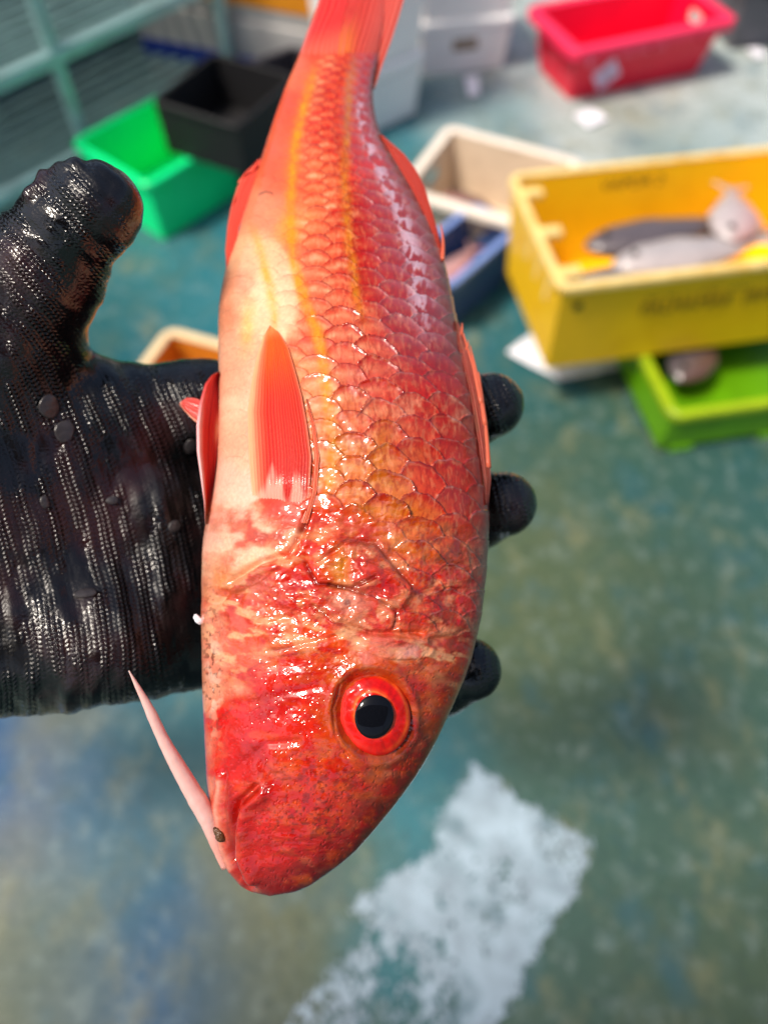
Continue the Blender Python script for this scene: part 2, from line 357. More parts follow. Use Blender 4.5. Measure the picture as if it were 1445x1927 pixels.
def lofted_fish(name, x, y, z, rot, length, height, thick, colA, colB, label, bend=0.15, roll=0.0, group=None):
    """small lying fish: tapered body with forked tail, eye as a part"""
    n, m = 28, 16; s = np.linspace(0, 1, n); a = np.linspace(0, 2 * np.pi, m, endpoint=False)
    hh = height / 2 * np.interp(s, [0, .05, .18, .4, .7, .84, .9, 1], [.04, .45, .85, 1, .55, .22, .3, 0.75]); tt = thick / 2 * np.interp(s, [0, .05, .2, .45, .75, .86, 1], [.05, .5, .95, 1, .4, .1, .04])
    S, A = np.meshgrid(s, a, indexing='ij')
    X = S * length; Y = hh[:, None] * np.cos(A) + bend * length * (S - 0.5) ** 2; Z = tt[:, None] * np.sin(A) + thick / 2
    Xf = np.where((S > 0.95) & (abs(np.cos(A)) < 0.5), X - 0.05 * length, X)
    V = np.stack([Xf, Y, Z], -1).reshape(-1, 3)
    cr, sr = math.cos(rot), math.sin(rot)
    Vr = V.copy(); Vr[:, 0] = V[:, 0] * cr - V[:, 1] * sr + x; Vr[:, 1] = V[:, 0] * sr + V[:, 1] * cr + y; Vr[:, 2] = V[:, 2] + z
    k = sstep(-0.4, 0.7, np.sin(A).ravel() * 0.3 + np.cos(A).ravel() * 0.7 + 0.3 * (fbm(S.ravel() * 30, A.ravel() * 4, 5) - .5))
    col = colA * (1 - k[:, None]) + colB * k[:, None]
    t = empty(name, (x, y, z), label, 'fish', group)
    mesh_np('body', Vr, grid_faces(n, m, wrap=True), M_fishg, t, col=col)
    ev = MB(); r = height * 0.07
    for i in range(5):
        for j in range(8):
            ph = math.pi / 2 * i / 4; th = 2 * math.pi * j / 8; ev.v.append((r * math.cos(ph) * math.cos(th), r * math.cos(ph) * math.sin(th), r * math.sin(ph) * 0.6))
    for i in range(4):
        for j in range(8): ev.f.append((i * 8 + j, i * 8 + (j + 1) % 8, (i + 1) * 8 + (j + 1) % 8, (i + 1) * 8 + j))
    e = ev.build('eye', M_black, t, 0); lx, ly, lz = length * 0.12, height * 0.12, thick * 0.93
    e.location = (lx * cr - ly * sr, lx * sr + ly * cr, lz)
    return t
silver = lin((164, 158, 158)); dark = lin((88, 80, 84)); pinkf = lin((190, 130, 125)); brownf = lin((96, 68, 56)); greyf = lin((175, 165, 165))

# --- yellow crate on the lime crate
a = R(10)
YX, YY = W(1052, 545, 0.42)
yt = crate('crate', YX, YY, 0.155, a, 0.78, 0.41, 0.265, M_yel, M_yelrim, 'yellow plastic fish crate holding grey fish, stacked on a lime green crate', 'crate', taper=0.018, rim=0.012, rimh=0.014, notch=False, lugs=True, ribs=False)
# slotted end and printed lettering
for k in range(4):
    MB().box(0.013, 0.019, 0.085 + 0.07 * k, 0.10 + 0.07 * k, 0.16, 0.25).build('end_slat', M_yelrim, yt, 0.002)
Mx = Matrix.Translation((0.21, 0.0165, 0.190)) @ Matrix.Rotation(R(86), 4, 'X')
text_part('CALYPSO S.L.\nPALMAMAR  (RM)', 0.042, Mx, M_ink, yt)
Mx = Matrix.Translation((0.235, 0.41 - 0.0215, 0.205)) @ Matrix.Rotation(R(90), 4, 'X')
text_part('VAPOR 2\nTRANSPORT', 0.040, Mx, M_ink, yt)
MB().box(0.050, 0.068, 0.0125, 0.0165, 0.19, 0.208).build('rivet', M_black, yt, 0.004)
def loc_in(t, lx, ly, lz=0):
    v = Matrix.Translation(t.location) @ t.rotation_euler.to_matrix().to_4x4() @ Vector((lx, ly, lz)); return v
for (lx, ly, lz, rr, ln, ht, tk, ca, cb, lab) in [
    (0.08, 0.085, 0.115, R(0), 0.40, 0.09, 0.06, dark, silver, 'dark grey fish along the front wall inside the yellow crate'),
    (0.30, 0.26, 0.115, R(-4), 0.40, 0.13, 0.05, silver, dark, 'grey fish along the back wall inside the yellow crate'),
    (0.05, 0.08, 0.15, R(6), 0.30, 0.09, 0.06, silver, dark, 'dark backed grey fish at the left end of the yellow crate'),
    (0.17, 0.10, 0.18, R(6), 0.40, 0.12, 0.06, greyf, silver, 'pale silver fish lying lengthwise in the middle of the yellow crate'),
    (0.14, 0.19, 0.165, R(8), 0.40, 0.12, 0.06, dark, dark, 'dark grey fish behind the pale silver fish in the yellow crate'),
    (0.45, 0.12, 0.205, R(66), 0.22, 0.12, 0.05, pinkf * .6 + greyf * .4, greyf, 'pinkish grey fish leaning up at the right of the yellow crate')]:
    q = loc_in(yt, lx, ly, lz); lofted_fish('fish', q.x, q.y, q.z, a + rr, ln, ht, tk, ca, cb, lab, group='fish in the crates')
LX, LY = W(1268, 780, 0.165)
lt = crate('crate', LX, LY, 0.018, R(10), 0.62, 0.42, 0.135, M_lime, M_limerim, 'lime green plastic crate on feet underneath the yellow crate', 'crate', taper=0.0, rim=0.014, rimh=0.02, feet=True, notch=False)
q = loc_in(lt, 0.09, 0.13, 0.07); lofted_fish('fish', q.x, q.y, q.z, R(60), 0.26, 0.12, 0.05, brownf, dark, 'dark brown fish in the lime green crate under the yellow crate', group='fish in the crates')

# --- crimson crate
a = R(21); PX, PY = W(1092, 100, 0.20)
pt_ = crate('crate', PX - .02, PY, 0.0, a, 0.655, 0.36, 0.20, M_pink, M_pinkrim, 'empty crimson red plastic crate with a white diamond label on its front', 'crate', taper=0.035, rim=0.028, rimh=0.03)
sl = 0.028 + 0.035
def front_pt(u, zz): return (u, 0.028 + 0.035 * (1 - zz / 0.20) - 0.0015, zz)
dm = MB(); c0 = (0.185, 0.075); r_ = 0.060
pts = [front_pt(c0[0] + dx, c0[1] + dz) for dx, dz in ((-r_, 0.008), (-0.01, -r_), (r_, -0.008), (0.01, r_))]
dm.add(pts + [(p[0], p[1] - 0.001, p[2]) for p in pts], [(0, 1, 2, 3), (4, 5, 6, 7), (0, 1, 5, 4), (1, 2, 6, 5), (2, 3, 7, 6), (3, 0, 4, 7)])
M_lab = mat('lilac_label', lin((226, 196, 226)), 0.5, noise=0.1, nscale=60); dl = dm.build('label', M_lab, pt_, 0)
for k, (dx, dz, w_) in enumerate(((-0.012, 0.012, 0.03), (-0.016, 0.0, 0.036), (-0.01, -0.012, 0.02))):
    p0 = front_pt(c0[0] + dx, c0[1] + dz)
    MB().box(p0[0], p0[0] + w_, p0[1] - 0.002, p0[1] - 0.0005, p0[2] - 0.002, p0[2] + 0.002).build('print_line', M_grey, dl, 0)
Mx = Matrix.Translation((0.215, 0.0295, 0.165)) @ Matrix.Rotation(R(80), 4, 'X')
text_part('PESCADOS\nDEL MAR S.A.', 0.03, Mx, M_inkw, pt_)
dk = MB(); ring = [(0.1 + 0.014 * math.cos(R(30 * i)), 0.014 * math.sin(R(30 * i))) for i in range(12)]
vv = [(u, front_pt(u, 0.135 + w_)[1] - 0.0005, 0.135 + w_) for u, w_ in ring]; dk.add(vv, [tuple(range(12))]); dk.build('stamp', M_inkw, pt_, 0)

# --- cream crate with fish, blue tray in front of it
CX, CY = 0.05, 1.90
ct = crate('crate', CX - .02, CY - .02, 0.0, R(-26), 0.43, 0.37, 0.20, M_cream, M_creamrim, 'worn cream plastic crate with dark fish, between the red fish and the yellow crate', 'crate', taper=0.02, rim=0.022, rimh=0.02)
for (lx, ly, lz, rr, ln, ht, tk, ca, cb, lab) in [
    (0.06, 0.08, 0.07, R(5), 0.30, 0.12, 0.06, brownf, dark, 'dark brown fish lying on the floor of the cream crate'),
    (0.08, 0.16, 0.085, R(-12), 0.26, 0.10, 0.05, pinkf * .7, brownf, 'reddish brown fish on top in the cream crate')]:
    q = loc_in(ct, lx, ly, lz); lofted_fish('fish', q.x, q.y, q.z, R(-26) + rr, ln, ht, tk, ca, cb, lab, group='fish in the crates')
bt = crate('tray', 0.165, 1.485, 0.0, R(50), 0.33, 0.17, 0.19, M_blue, M_bluerim, 'narrow blue plastic tray in front of the cream crate', 'tray', taper=0.012, rim=0.012, rimh=0.016, notch=False, ribs=False)
q = loc_in(bt, 0.05, 0.08, 0.09); lofted_fish('fish', q.x, q.y, q.z, R(55), 0.22, 0.08, 0.045, pinkf, pinkf * .6 + greyf * .4, 'pinkish fish lying in the blue tray', group='fish in the crates')

# --- emerald crate with black tubs
GXc, GYc = W(275, 352, 0.20)
gt = crate('crate', GXc, GYc, 0.0, R(50), 0.36, 0.35, 0.20, M_green, M_green, 'bright emerald green plastic crate behind the thumb of the glove', 'crate', taper=0.008, rim=0.014, rimh=0.02)
bk = crate('tub', -0.640, 2.055, 0.205, R(-28), 0.29, 0.30, 0.15, M_black, M_black, 'black plastic tub resting on the rim of the emerald green crate', 'tub', taper=0.004, rim=0.006, rimh=0.01, notch=False, ribs=False, inner=M_black)
bk2 = crate('tub', -0.40, 2.16, 0.0, R(38), 0.40, 0.34, 0.212, M_blackworn, M_blackworn, 'scuffed dark grey tub on the floor beneath the black tub', 'tub', taper=0.006, rim=0.010, rimh=0.02, notch=False, ribs=False)

# --- small orange foam box behind the hand
OX, OY = W(315, 612, 0.15)
M_ocr = mat('cream_wood_rim', lin((236, 208, 160)), 0.6, noise=0.08, nscale=20)
ot = crate('box', -0.68, 1.08, 0.0, R(-20), 0.42, 0.32, 0.15, M_orange, M_ocr, 'open orange box with a cream rim on the floor just above the glove', 'box', taper=0.0, rim=0.016, rimh=0.012, notch=False, ribs=False)
ot.location = (OX - 0.32 * math.cos(R(70)), OY - 0.32 * math.sin(R(70)), 0)
ot.location = (OX + 0.32 * math.sin(R(-20)), OY - 0.32 * math.cos(R(-20)), 0)

# --- white papers and scraps
def sheet(name, pts, z, label, cat, lift=0.01, seed=3, n=24, th=0.001, m=None):
    """crumpled sheet spanning a quad given on the ground"""
    p = [np.array(q) for q in pts]; u, v = np.meshgrid(np.linspace(0, 1, n), np.linspace(0, 1, n))
    xy = (p[0] * ((1-u)*(1-v))[..., None] + p[1] * (u*(1-v))[..., None] + p[2] * (u*v)[..., None] + p[3] * ((1-u)*v)[..., None])
    h = z + lift * fbm(u * 3, v * 3, seed) + lift * 0.3 * np.abs(fbm(u * 9, v * 9, seed + 5) - .5)
    T = np.concatenate([xy, h[..., None]], -1).reshape(-1, 3); B = T.copy(); B[:, 2] -= th
    N_ = n * n; Q = [grid_faces(n, n), grid_faces(n, n, flip=True) + N_]
    bd = list(range(n)) + [i * n + n - 1 for i in range(1, n)] + [n * n - 1 - i for i in range(1, n)] + [(n - 1 - i) * n for i in range(1, n - 1)]
    side = [(bd[k], bd[k] + N_, bd[(k + 1) % len(bd)] + N_, bd[(k + 1) % len(bd)]) for k in range(len(bd))]
    o = mesh_np(name, np.concatenate([T, B]), np.concatenate(Q + [np.array(side)]), m or M_paper, origin=(*p[0], z)); tag(o, label, cat); return o
sheet('paper', [W(952, 668), W(1048, 722), W(1200, 690), W(1052, 592)], 0.006, 'white paper sheet with a pointed corner on the floor by the yellow crate', 'paper', 0.012)
sheet('paper', [W(1078, 222), W(1105, 245), W(1142, 228), W(1112, 208)], 0.004, 'small lilac white scrap on the floor in front of the crimson crate', 'paper scrap', 0.01, 8)
sheet('paper', [W(872, 150), W(880, 190), W(902, 185), W(898, 148)], 0.004, 'small bluish white scrap on the floor left of the crimson crate', 'paper scrap', 0.02, 18)
sheet('paper', [W(1402, 98), W(1418, 116), W(1442, 110), W(1424, 94)], 0.004, 'small white scrap on the floor right of the crimson crate', 'paper scrap', 0.015, 28)

# --- white foam boxes behind the tail
def foam_box(x, y, z, rot, L, D, H, label, m=M_white, hole=True, cat='foam box'):
    t = thing_at('foam_box', x, y, z, rot, label, cat, 'foam boxes beyond the fish tail')
    MB().box(0, L, 0, D, 0, H * 0.82, taper=0.012).build('body', m, t, 0.01, 3)
    MB().box(-0.004, L + 0.004, -0.004, D + 0.004, H * 0.822, H).build('lid', m, t, 0.01, 3)
    if hole:
        MB().box(L * 0.36, L * 0.64, 0.001, 0.02, H * 0.45, H * 0.68).build('hand_hole_patch', M_hole, t, 0.004)
        MB().box(L - 0.02, L - 0.001, D * 0.36, D * 0.64, H * 0.45, H * 0.68).build('hand_hole_patch', M_hole, t, 0.004)
    return t
M_hole = mat('painted_recess_shade', lin((150, 130, 112)), 0.7)  # brown blocks carry the shade of the hand holes in their colour
ra = R(40)
for k in range(4):
    nm = ['at the bottom', 'second from the floor', 'third from the floor', 'at the top'][k]
    foam_box(-0.10 + 0.004 * (k % 2), 2.43, 0.215 * k, ra, 0.30, 0.22, 0.213, 'white foam box %s of the stack right beside the fish tail' % nm, hole=False)
for k in range(2):
    foam_box(0.13, 2.86, 0.19 * k, R(12), 0.34, 0.34, 0.188, 'pale lilac white foam box with hand holes, %s of the far stack' % ['bottom', 'top'][k])
# --- banded boxes behind the rack
def banded_box(x, y, z, rot, L, D, H, bands, label):
    t = thing_at('storage_box', x, y, z, rot, label, 'box', 'banded boxes behind the rack')
    MB().box(0, L, 0, D, 0, H).build('body', M_boxw, t, 0.006)
    for (z0, z1, m, nm) in bands:
        MB().box(-0.003, L + 0.003, -0.003, D + 0.003, z0, z1).build(nm, m, t, 0.002)
    return t
banded_box(-0.86, 2.86, 0.0, R(-20), 0.75, 0.4, 0.26, [(0.08, 0.15, M_bandb, 'blue_band')], 'grey white box with a blue band on the floor behind the rack')
banded_box(-0.84, 2.87, 0.263, R(-20), 0.70, 0.38, 0.30, [(0.04, 0.15, M_bando, 'orange_band')], 'grey white box with an orange band on top of the blue banded box')

# --- slatted rack on the left with a wall behind
ang = R(50); P1 = np.array([-0.935, 2.235]); dv = np.array([math.cos(ang), math.sin(ang)])
rk = thing_at('storage_rack', *(P1 - dv * 0.65), 0, ang, 'grey teal metal rack with slatted shelves in the top left corner', 'rack')
LEN, DEP = 1.30, 0.55
for px_ in (0.02, 0.65, 1.27):
    for py_ in (0.0, DEP):
        MB().box(px_ - 0.016, px_ + 0.016, py_ - 0.016, py_ + 0.016, 0, 1.15).build('post', M_rack, rk, 0.003)
for zz, nm in ((0.10, 'shelf'), (0.385, 'shelf'), (0.75, 'shelf')):
    s = MB()
    for k in range(9):
        s.box(-0.02, LEN, 0.03 + k * 0.06, 0.060 + k * 0.06, zz - 0.006, zz + 0.004)
    sh = s.build('shelf', M_rackslat, rk, 0.002)
    MB().box(-0.02, LEN, -0.022, 0.012, zz - 0.02, zz + 0.016).build('front_rail', M_rack, sh, 0.003)
    MB().box(-0.02, LEN, DEP - 0.012, DEP + 0.022, zz - 0.02, zz + 0.016).build('back_rail', M_rack, sh, 0.003)
wl = MB().box(-1.5, 3.0, 0.68, 0.80, 0, 1.6).build('wall', M_wall, None, 0.01)
wl.location = (*(P1 - dv * 0.65), 0); wl.rotation_euler = (0, 0, ang); tag(wl, 'dark grey brown wall behind the slatted rack', 'wall')
# --- dark grey tubs at the far right
crate('tub', 1.30, 3.02, 0.0, R(10), 0.6, 0.4, 0.24, M_grey, M_grey, 'dark grey plastic tub beyond the crimson crate at the right edge', 'tub', notch=False)
crate('tub', 0.85, 3.52, 0.0, R(6), 0.7, 0.42, 0.24, M_grey, M_grey, 'dark grey plastic tub far behind the crimson crate', 'tub', notch=False)

# --- added dark cloth on four poles, unseen, to darken reflections in wet skin
M_blocker = mat('dark_blocker_cloth', lin((62, 60, 62)), .8, noise=.15, nscale=6)
aw = thing_at('reflection_blocker', 0, -1.7, 0, 0, 'added dark cloth on four steel poles behind the viewer, unseen, to darken reflections', 'reflection_blocker')
av = []; af = []; na = 25
for i in range(na):
    for j in range(9):
        x_ = -1.7 + 3.4 * i / (na - 1); y_ = -1.05 + 2.1 * j / 8
        av.append((x_, y_, 2.75 - 0.10 * abs(x_) + 0.02 * math.sin(x_ * 9) + 0.015 * math.cos(y_ * 7)))
for i in range(na - 1):
    for j in range(8): af.append((i * 9 + j, (i + 1) * 9 + j, (i + 1) * 9 + j + 1, i * 9 + j + 1))
mb_ = MB(); mb_.add(av, af); ao = mb_.build('cloth', M_blocker, aw, 0); so = ao.modifiers.new('thickness', 'SOLIDIFY'); so.thickness = 0.006
for sx in (-1.66, 1.66):
    for sy in (-1.0, 1.0): MB().box(sx - .02, sx + .02, sy - .02, sy + .02, 0, 2.58).build('pole', M_grey, aw, .004)

# ================================================================== THE RED FISH
left_c = smooth_curve([(1686, 505), (1681, 482), (1672, 460), (1655, 441), (1630, 426), (1600, 415), (1560, 402), (1500, 391), (1450, 388), (1400, 385), (1300, 381), (1200, 379), (1100, 379), (1050, 380), (1000, 384), (940, 398), (880, 408), (800, 412), (700, 412), (640, 411), (560, 414), (500, 427), (440, 449), (400, 460), (350, 476), (300, 491), (250, 507), (200, 524), (150, 543), (110, 560), (80, 572), (40, 584)])
right_c = smooth_curve([(1686, 512), (1681, 545), (1672, 573), (1655, 600), (1630, 636), (1600, 670), (1560, 706), (1500, 755), (1450, 790), (1400, 818), (1350, 842), (1300, 865), (1250, 884), (1200, 897), (1150, 907), (1100, 913), (1050, 917), (1000, 920), (950, 919), (900, 914), (850, 906), (800, 899), (750, 891), (700, 881), (650, 869), (600, 859), (550, 849), (500, 838), (450, 822), (400, 800), (350, 771), (300, 741), (270, 725), (240, 712), (200, 703), (150, 703), (120, 709), (80, 716), (40, 722)])
dep_c = smooth_curve([(1690, .2365), (1500, .238), (1300, .241), (1100, .246), (900, .254), (650, .268), (400, .288), (200, .310), (60, .328), (-300, .37)])
thk_c = smooth_curve([(1690, .0005), (1683, .0035), (1670, .0062), (1640, .0098), (1600, .0130), (1500, .0185), (1400, .0220), (1300, .0240), (1150, .0262), (1000, .0275), (800, .0275), (600, .0255), (400, .0200), (250, .0135), (150, .0088), (80, .0058), (40, .0044)])
FISH_ORG = P(650, 900, 0.262)
fish = empty('fish', FISH_ORG, 'glossy red orange fish held head down in the black glove, red eyed and yellow striped', 'fish')

def surf_pt(u, py):
    """u in 0..1 belly edge to back edge; returns chart px and the bare depth of the near flank"""
    l, r = left_c(py), right_c(py); px = l + (r - l) * u
    c = 1 - 2 * u                                   # -1 .. 1
    prof = np.clip(1 - np.abs(c) ** 2.15, 0, 1) ** 0.56
    return px, dep_c(py) - thk_c(py) * prof
def u_of(px, py): return np.clip((px - left_c(py)) / (right_c(py) - left_c(py)), 0, 1)
def flank_depth(px, py):
    return surf_pt(u_of(px, py), py)[1]

ys = np.concatenate([1686 - 22 * np.linspace(0, 1, 26)[:-1] ** 2, np.linspace(1664, 62, 960)])
NF, NB = 380, 60
th = np.linspace(0, np.pi, NF)
uf = (1 - np.cos(th)) / 2
uf = 0.72 * uf + 0.28 * np.linspace(0, 1, NF)
PY, UF = np.meshgrid(ys, uf, indexing='ij')
PX, D0 = surf_pt(UF, PY)
VF = P(PX, PY, D0)

# ---- relief (metres, towards the viewer) and colour, laid out along the body ----
X, Y = PX, PY
wob = 5 * (fbm(X / 60, Y / 60, 40) - .5) * 2
body = 1 - sstep(925, 1010, Y + 0.35 * (X - 650) * -1 + wob * 3)          # scaled region
body2 = 1 - sstep(1150, 1230, Y)                                        # nape scales reach further on the back
bk = sstep(0.62, 0.76, UF) 
scaled = np.clip(np.maximum(body, body2 * bk * 0.9), 0, 1)
scaled *= sstep(78, 118, Y)
# column / row coordinates of the scales
B_y = np.concatenate([[0], np.cumsum(1 / np.interp(np.arange(60, 1300), [60, 120, 200, 350, 500, 700, 850, 960, 1100, 1300], [13, 15, 18, 24, 30, 39, 46, 50, 44, 36]))])
bcoord = -np.interp(Y, np.arange(60, 1301), B_y) + 4.2 * np.clip(UF - 0.50, 0, 1) ** 1.6 + 0.7 * np.clip(0.35 - UF, 0, 1)
n2_ = fbm(X / 22, Y / 22, 55, 3)
bcoord = bcoord + 0.26 * (fbm(X / 70, Y / 70, 50) - .5) * 2 + 0.05 * (fbm(X / 18, Y / 18, 57, 3) - .5) * 2
acoord = 8.6 * (UF ** 0.92) + 0.16 * (fbm(X / 90, Y / 90, 60) - .5) * 2 + 0.03 * (n2_ - .5) * 2 + 0.3
bestc = np.full(X.shape, 1e9); bi = np.zeros(X.shape); bt_ = np.zeros(X.shape); bda = np.zeros(X.shape)
for k in (-1, 0, 1):
    i = np.floor(acoord + 0.5) + k; da = acoord - i; oo = 0.5 * (i % 2)
    rr = 1 - (da / 0.80) ** 2; ok = rr > 0.0; e = 1.12 * np.sqrt(np.clip(rr, 1e-4, 1))
    c = np.ceil(bcoord - e - oo) + oo
    t = (bcoord - c) / e
    better = ok & (c < bestc)
    bestc = np.where(better, c, bestc); bi = np.where(better, i, bi); bt_ = np.where(better, t, bt_); bda = np.where(better, da, bda)
hash1 = np.modf(np.abs(np.sin(bi * 127.1 + bestc * 311.7) * 43758.5))[0]
hash2 = np.modf(np.abs(np.sin(bi * 269.5 + bestc * 183.3) * 24634.6))[0]
vis = np.clip((bt_ - 0.25) / 0.75, 0, 1)
amp = np.interp(Y, [80, 200, 500, 800, 1200], [.00012, .0002, .0003, .00042, .0003]) * (0.35 + 0.65 * sstep(0.25, 0.6, UF)) * (0.6 + 0.8 * hash1) * 2.2
edge = np.exp(-((1 - bt_) / 0.075) ** 2)
h_scale = amp * (bt_ ** 2.0) * (1.0) + amp * 0.45 * edge * (hash2 > .3) + amp * 0.35 * (hash2 - .5) * bda
# fine noise fields
n1 = fbm(X / 34, Y / 34, 2, 5); n2 = fbm(X / 12, Y / 12, 5, 4); n3 = fbm(X / 4.5, Y / 4.5, 9, 3); nL = fbm(X / 110, Y / 110, 13, 4)
ridge = 1 - np.abs(2 * fbm((X + 25 * n1) / 42, (Y + 30 * n2) / 26, 17, 4) - 1) * 2.2
ridge = np.clip(ridge, 0, 1)
ridge2 = np.clip(1 - np.abs(2 * fbm((X + 14 * n2) / 17, (Y + 14 * n1) / 12, 23, 3) - 1) * 2.4, 0, 1)
head = sstep(930, 1010, Y + 0.15 * (650 - X))
def gauss(x0, y0, sx, sy, rot=0):
    c, s = math.cos(R(rot)), math.sin(R(rot)); dx = X - x0; dy = Y - y0
    return np.exp(-(((dx * c + dy * s) / sx) ** 2 + ((-dx * s + dy * c) / sy) ** 2) / 2)
H = h_scale * scaled
crumple = np.clip(gauss(640, 1090, 130, 75) * 1.25 + 0.8 * gauss(800, 1130, 90, 90) + 0.45 * gauss(560, 1180, 120, 50), 0, 1.2)
ns = fbm(X / 38, Y / 30, 2, 2); ns2 = fbm((X + Y * .3) / 15, Y / 11, 6, 2)
crumple2 = crumple * 0.28
H += crumple2 * (0.0026 * (ns - .5) + .0007 * (ns2 - .5) + 0.0011 * (ridge - .5) )
H += head * (0.0010 * (ns - .5) + 0.00010 * (ns2 - .5) + 0.00012 * ridge * nL)
H += 0.00002 * (n3 - .5) * (0.4 + head)
wet = np.clip(gauss(690, 800, 75, 120) + gauss(640, 960, 50, 40), 0, 1)
H += wet * (0.0006 * (ns2 - .5) + 0.0009 * (ns - .5))
def step_line(pts, w, sign_fn, amp_):
    return None
def groove(pts, w, a_):
    d = segd(X + wob * .5, Y + wob * .5, pts); return -a_ * np.exp(-(d / w) ** 2)
def ridge_l(pts, w, a_): return -groove(pts, w, a_)
def plate(x0, y0, rx, ry, rot, a_, sq=2.6):
    c, s = math.cos(R(rot)), math.sin(R(rot)); dx = X - x0 + 10 * (ns - .5) * 2; dy = Y - y0 + 10 * (nL - .5) * 2
    r = (np.abs((dx * c + dy * s) / rx) ** sq + np.abs((-dx * s + dy * c) / ry) ** sq) ** (1 / sq)
    return a_ * sstep(1.12, .90, r) * (1 - .35 * np.clip(r, 0, 1) ** 2)
H += plate(652, 1062, 66, 42, 8, .0012) + plate(712, 1096, 66, 30, 24, .0013) + plate(672, 1146, 78, 34, 10, .0013) + plate(812, 1166, 60, 30, -6, .0008) + plate(745, 1216, 66, 22, 8, .0010) + plate(530, 1120, 80, 40, -24, .0007) + plate(480, 1085, 62, 16, -30, .0009)
H += plate(850, 1060, 34, 46, -10, .0008) + plate(880, 1140, 26, 40, 0, .0007) + plate(840, 1240, 40, 34, 20, .0006)
H += head * sstep(1320, 1180, Y) * .00018 * np.clip(1 - np.abs(2 * fbm((X + 40 * ns) / 30, (Y + 30 * ns2) / 14, 97, 2) - 1) * 5, 0, 1)
# gill cover: raised plates with free edges
H += groove([(578, 968), (566, 1010), (540, 1045), (495, 1058), (440, 1090), (408, 1135)], 6, .0020)
H += ridge_l([(585, 978), (576, 1022), (548, 1062), (500, 1074), (450, 1104), (416, 1150)], 9, .0010)
H += groove([(575, 1060), (598, 1100), (660, 1105), (705, 1085)], 4, .0012)
H += groove([(600, 1060), (655, 1018), (705, 1020), (745, 1065), (775, 1100)], 5, .0009)
H += groove([(590, 1140), (630, 1170), (700, 1190), (790, 1192)], 5, .0011)
H += ridge_l([(590, 1152), (640, 1182), (700, 1203), (800, 1206)], 8, .0008)
H += groove([(620, 1100), (700, 1120), (745, 1150), (740, 1180)], 3.5, .0009)
H += groove([(505, 1225), (560, 1215), (640, 1195)], 5, .0006)
H += groove([(440, 1330), (520, 1310), (600, 1290)], 10, .0004)
H += groove([(430, 1460), (500, 1400), (560, 1395)], 8, .0006)
# mouth: lower jaw strip, red lip fold, snout lobe
lobe = [(560, 1445), (500, 1470), (462, 1496), (444, 1530), (441, 1575), (446, 1625), (470, 1672)]
H += groove([(480, 1484), (448, 1512), (437, 1555), (437, 1610), (452, 1655), (470, 1675)], 8, .0036)
H += ridge_l([(492, 1492), (463, 1515), (455, 1560), (457, 1610), (472, 1650)], 16, .0022)
H += ridge_l([(412, 1462), (405, 1520), (414, 1590), (430, 1640)], 7, .0011)
H += groove([(424, 1450), (420, 1510), (424, 1560), (436, 1620)], 6, .0010)
# orbit
ex, ey = 703, 1343
ce, se = math.cos(R(-18)), math.sin(R(-18))
er = np.sqrt((((X - ex) * ce + (Y - ey) * se) / 68) ** 2 + ((-(X - ex) * se + (Y - ey) * ce) / 80) ** 2)
H += -0.0027 * np.exp(-np.clip(er - 0.85, 0, 9) ** 2 / 0.03) * 1.0 + 0.0007 * np.exp(-((er - 1.18) / 0.12) ** 2)
H += groove([(640, 1290), (626, 1335), (632, 1385), (655, 1425)], 3, .0007)
# snout creases and pores
H += gauss(560, 1590, 60, 30) * 0.0004 * (fbm(X / 60, Y / 9, 71) - .5) * 2
H -= 0.0003 * sstep(0.70, 0.78, n3) * sstep(1200, 1260, Y)
# back edge of the nape: coarse scales on the silhouette
dis = H * np.clip(np.sin(np.pi * np.clip(UF, 0, 1)) ** 0.5 + 0.25, 0, 1)
# normals of the bare surface
dU = np.gradient(VF, axis=1); dY = np.gradient(VF, axis=0)
Nn = np.cross(dU, dY); Nn /= (np.linalg.norm(Nn, axis=-1, keepdims=True) + 1e-12)
Nn *= np.sign((Nn @ (-CF)))[..., None] if False else 1
flip = np.sign((Nn.reshape(-1, 3) @ (-CF)).mean()); Nn *= flip
fade = sstep(1686, 1672, Y) 
VF = VF + Nn * (dis * fade)[..., None]
# smooth far flank: mirror of the profile, scales left off
ub = uf[::-1][np.linspace(0, NF - 1, NB + 2).astype(int)][1:-1]
PYb, UB = np.meshgrid(ys, ub, indexing='ij'); PXb, DB = surf_pt(UB, PYb); DB = 2 * dep_c(PYb) - DB
VB = P(PXb, PYb, DB)

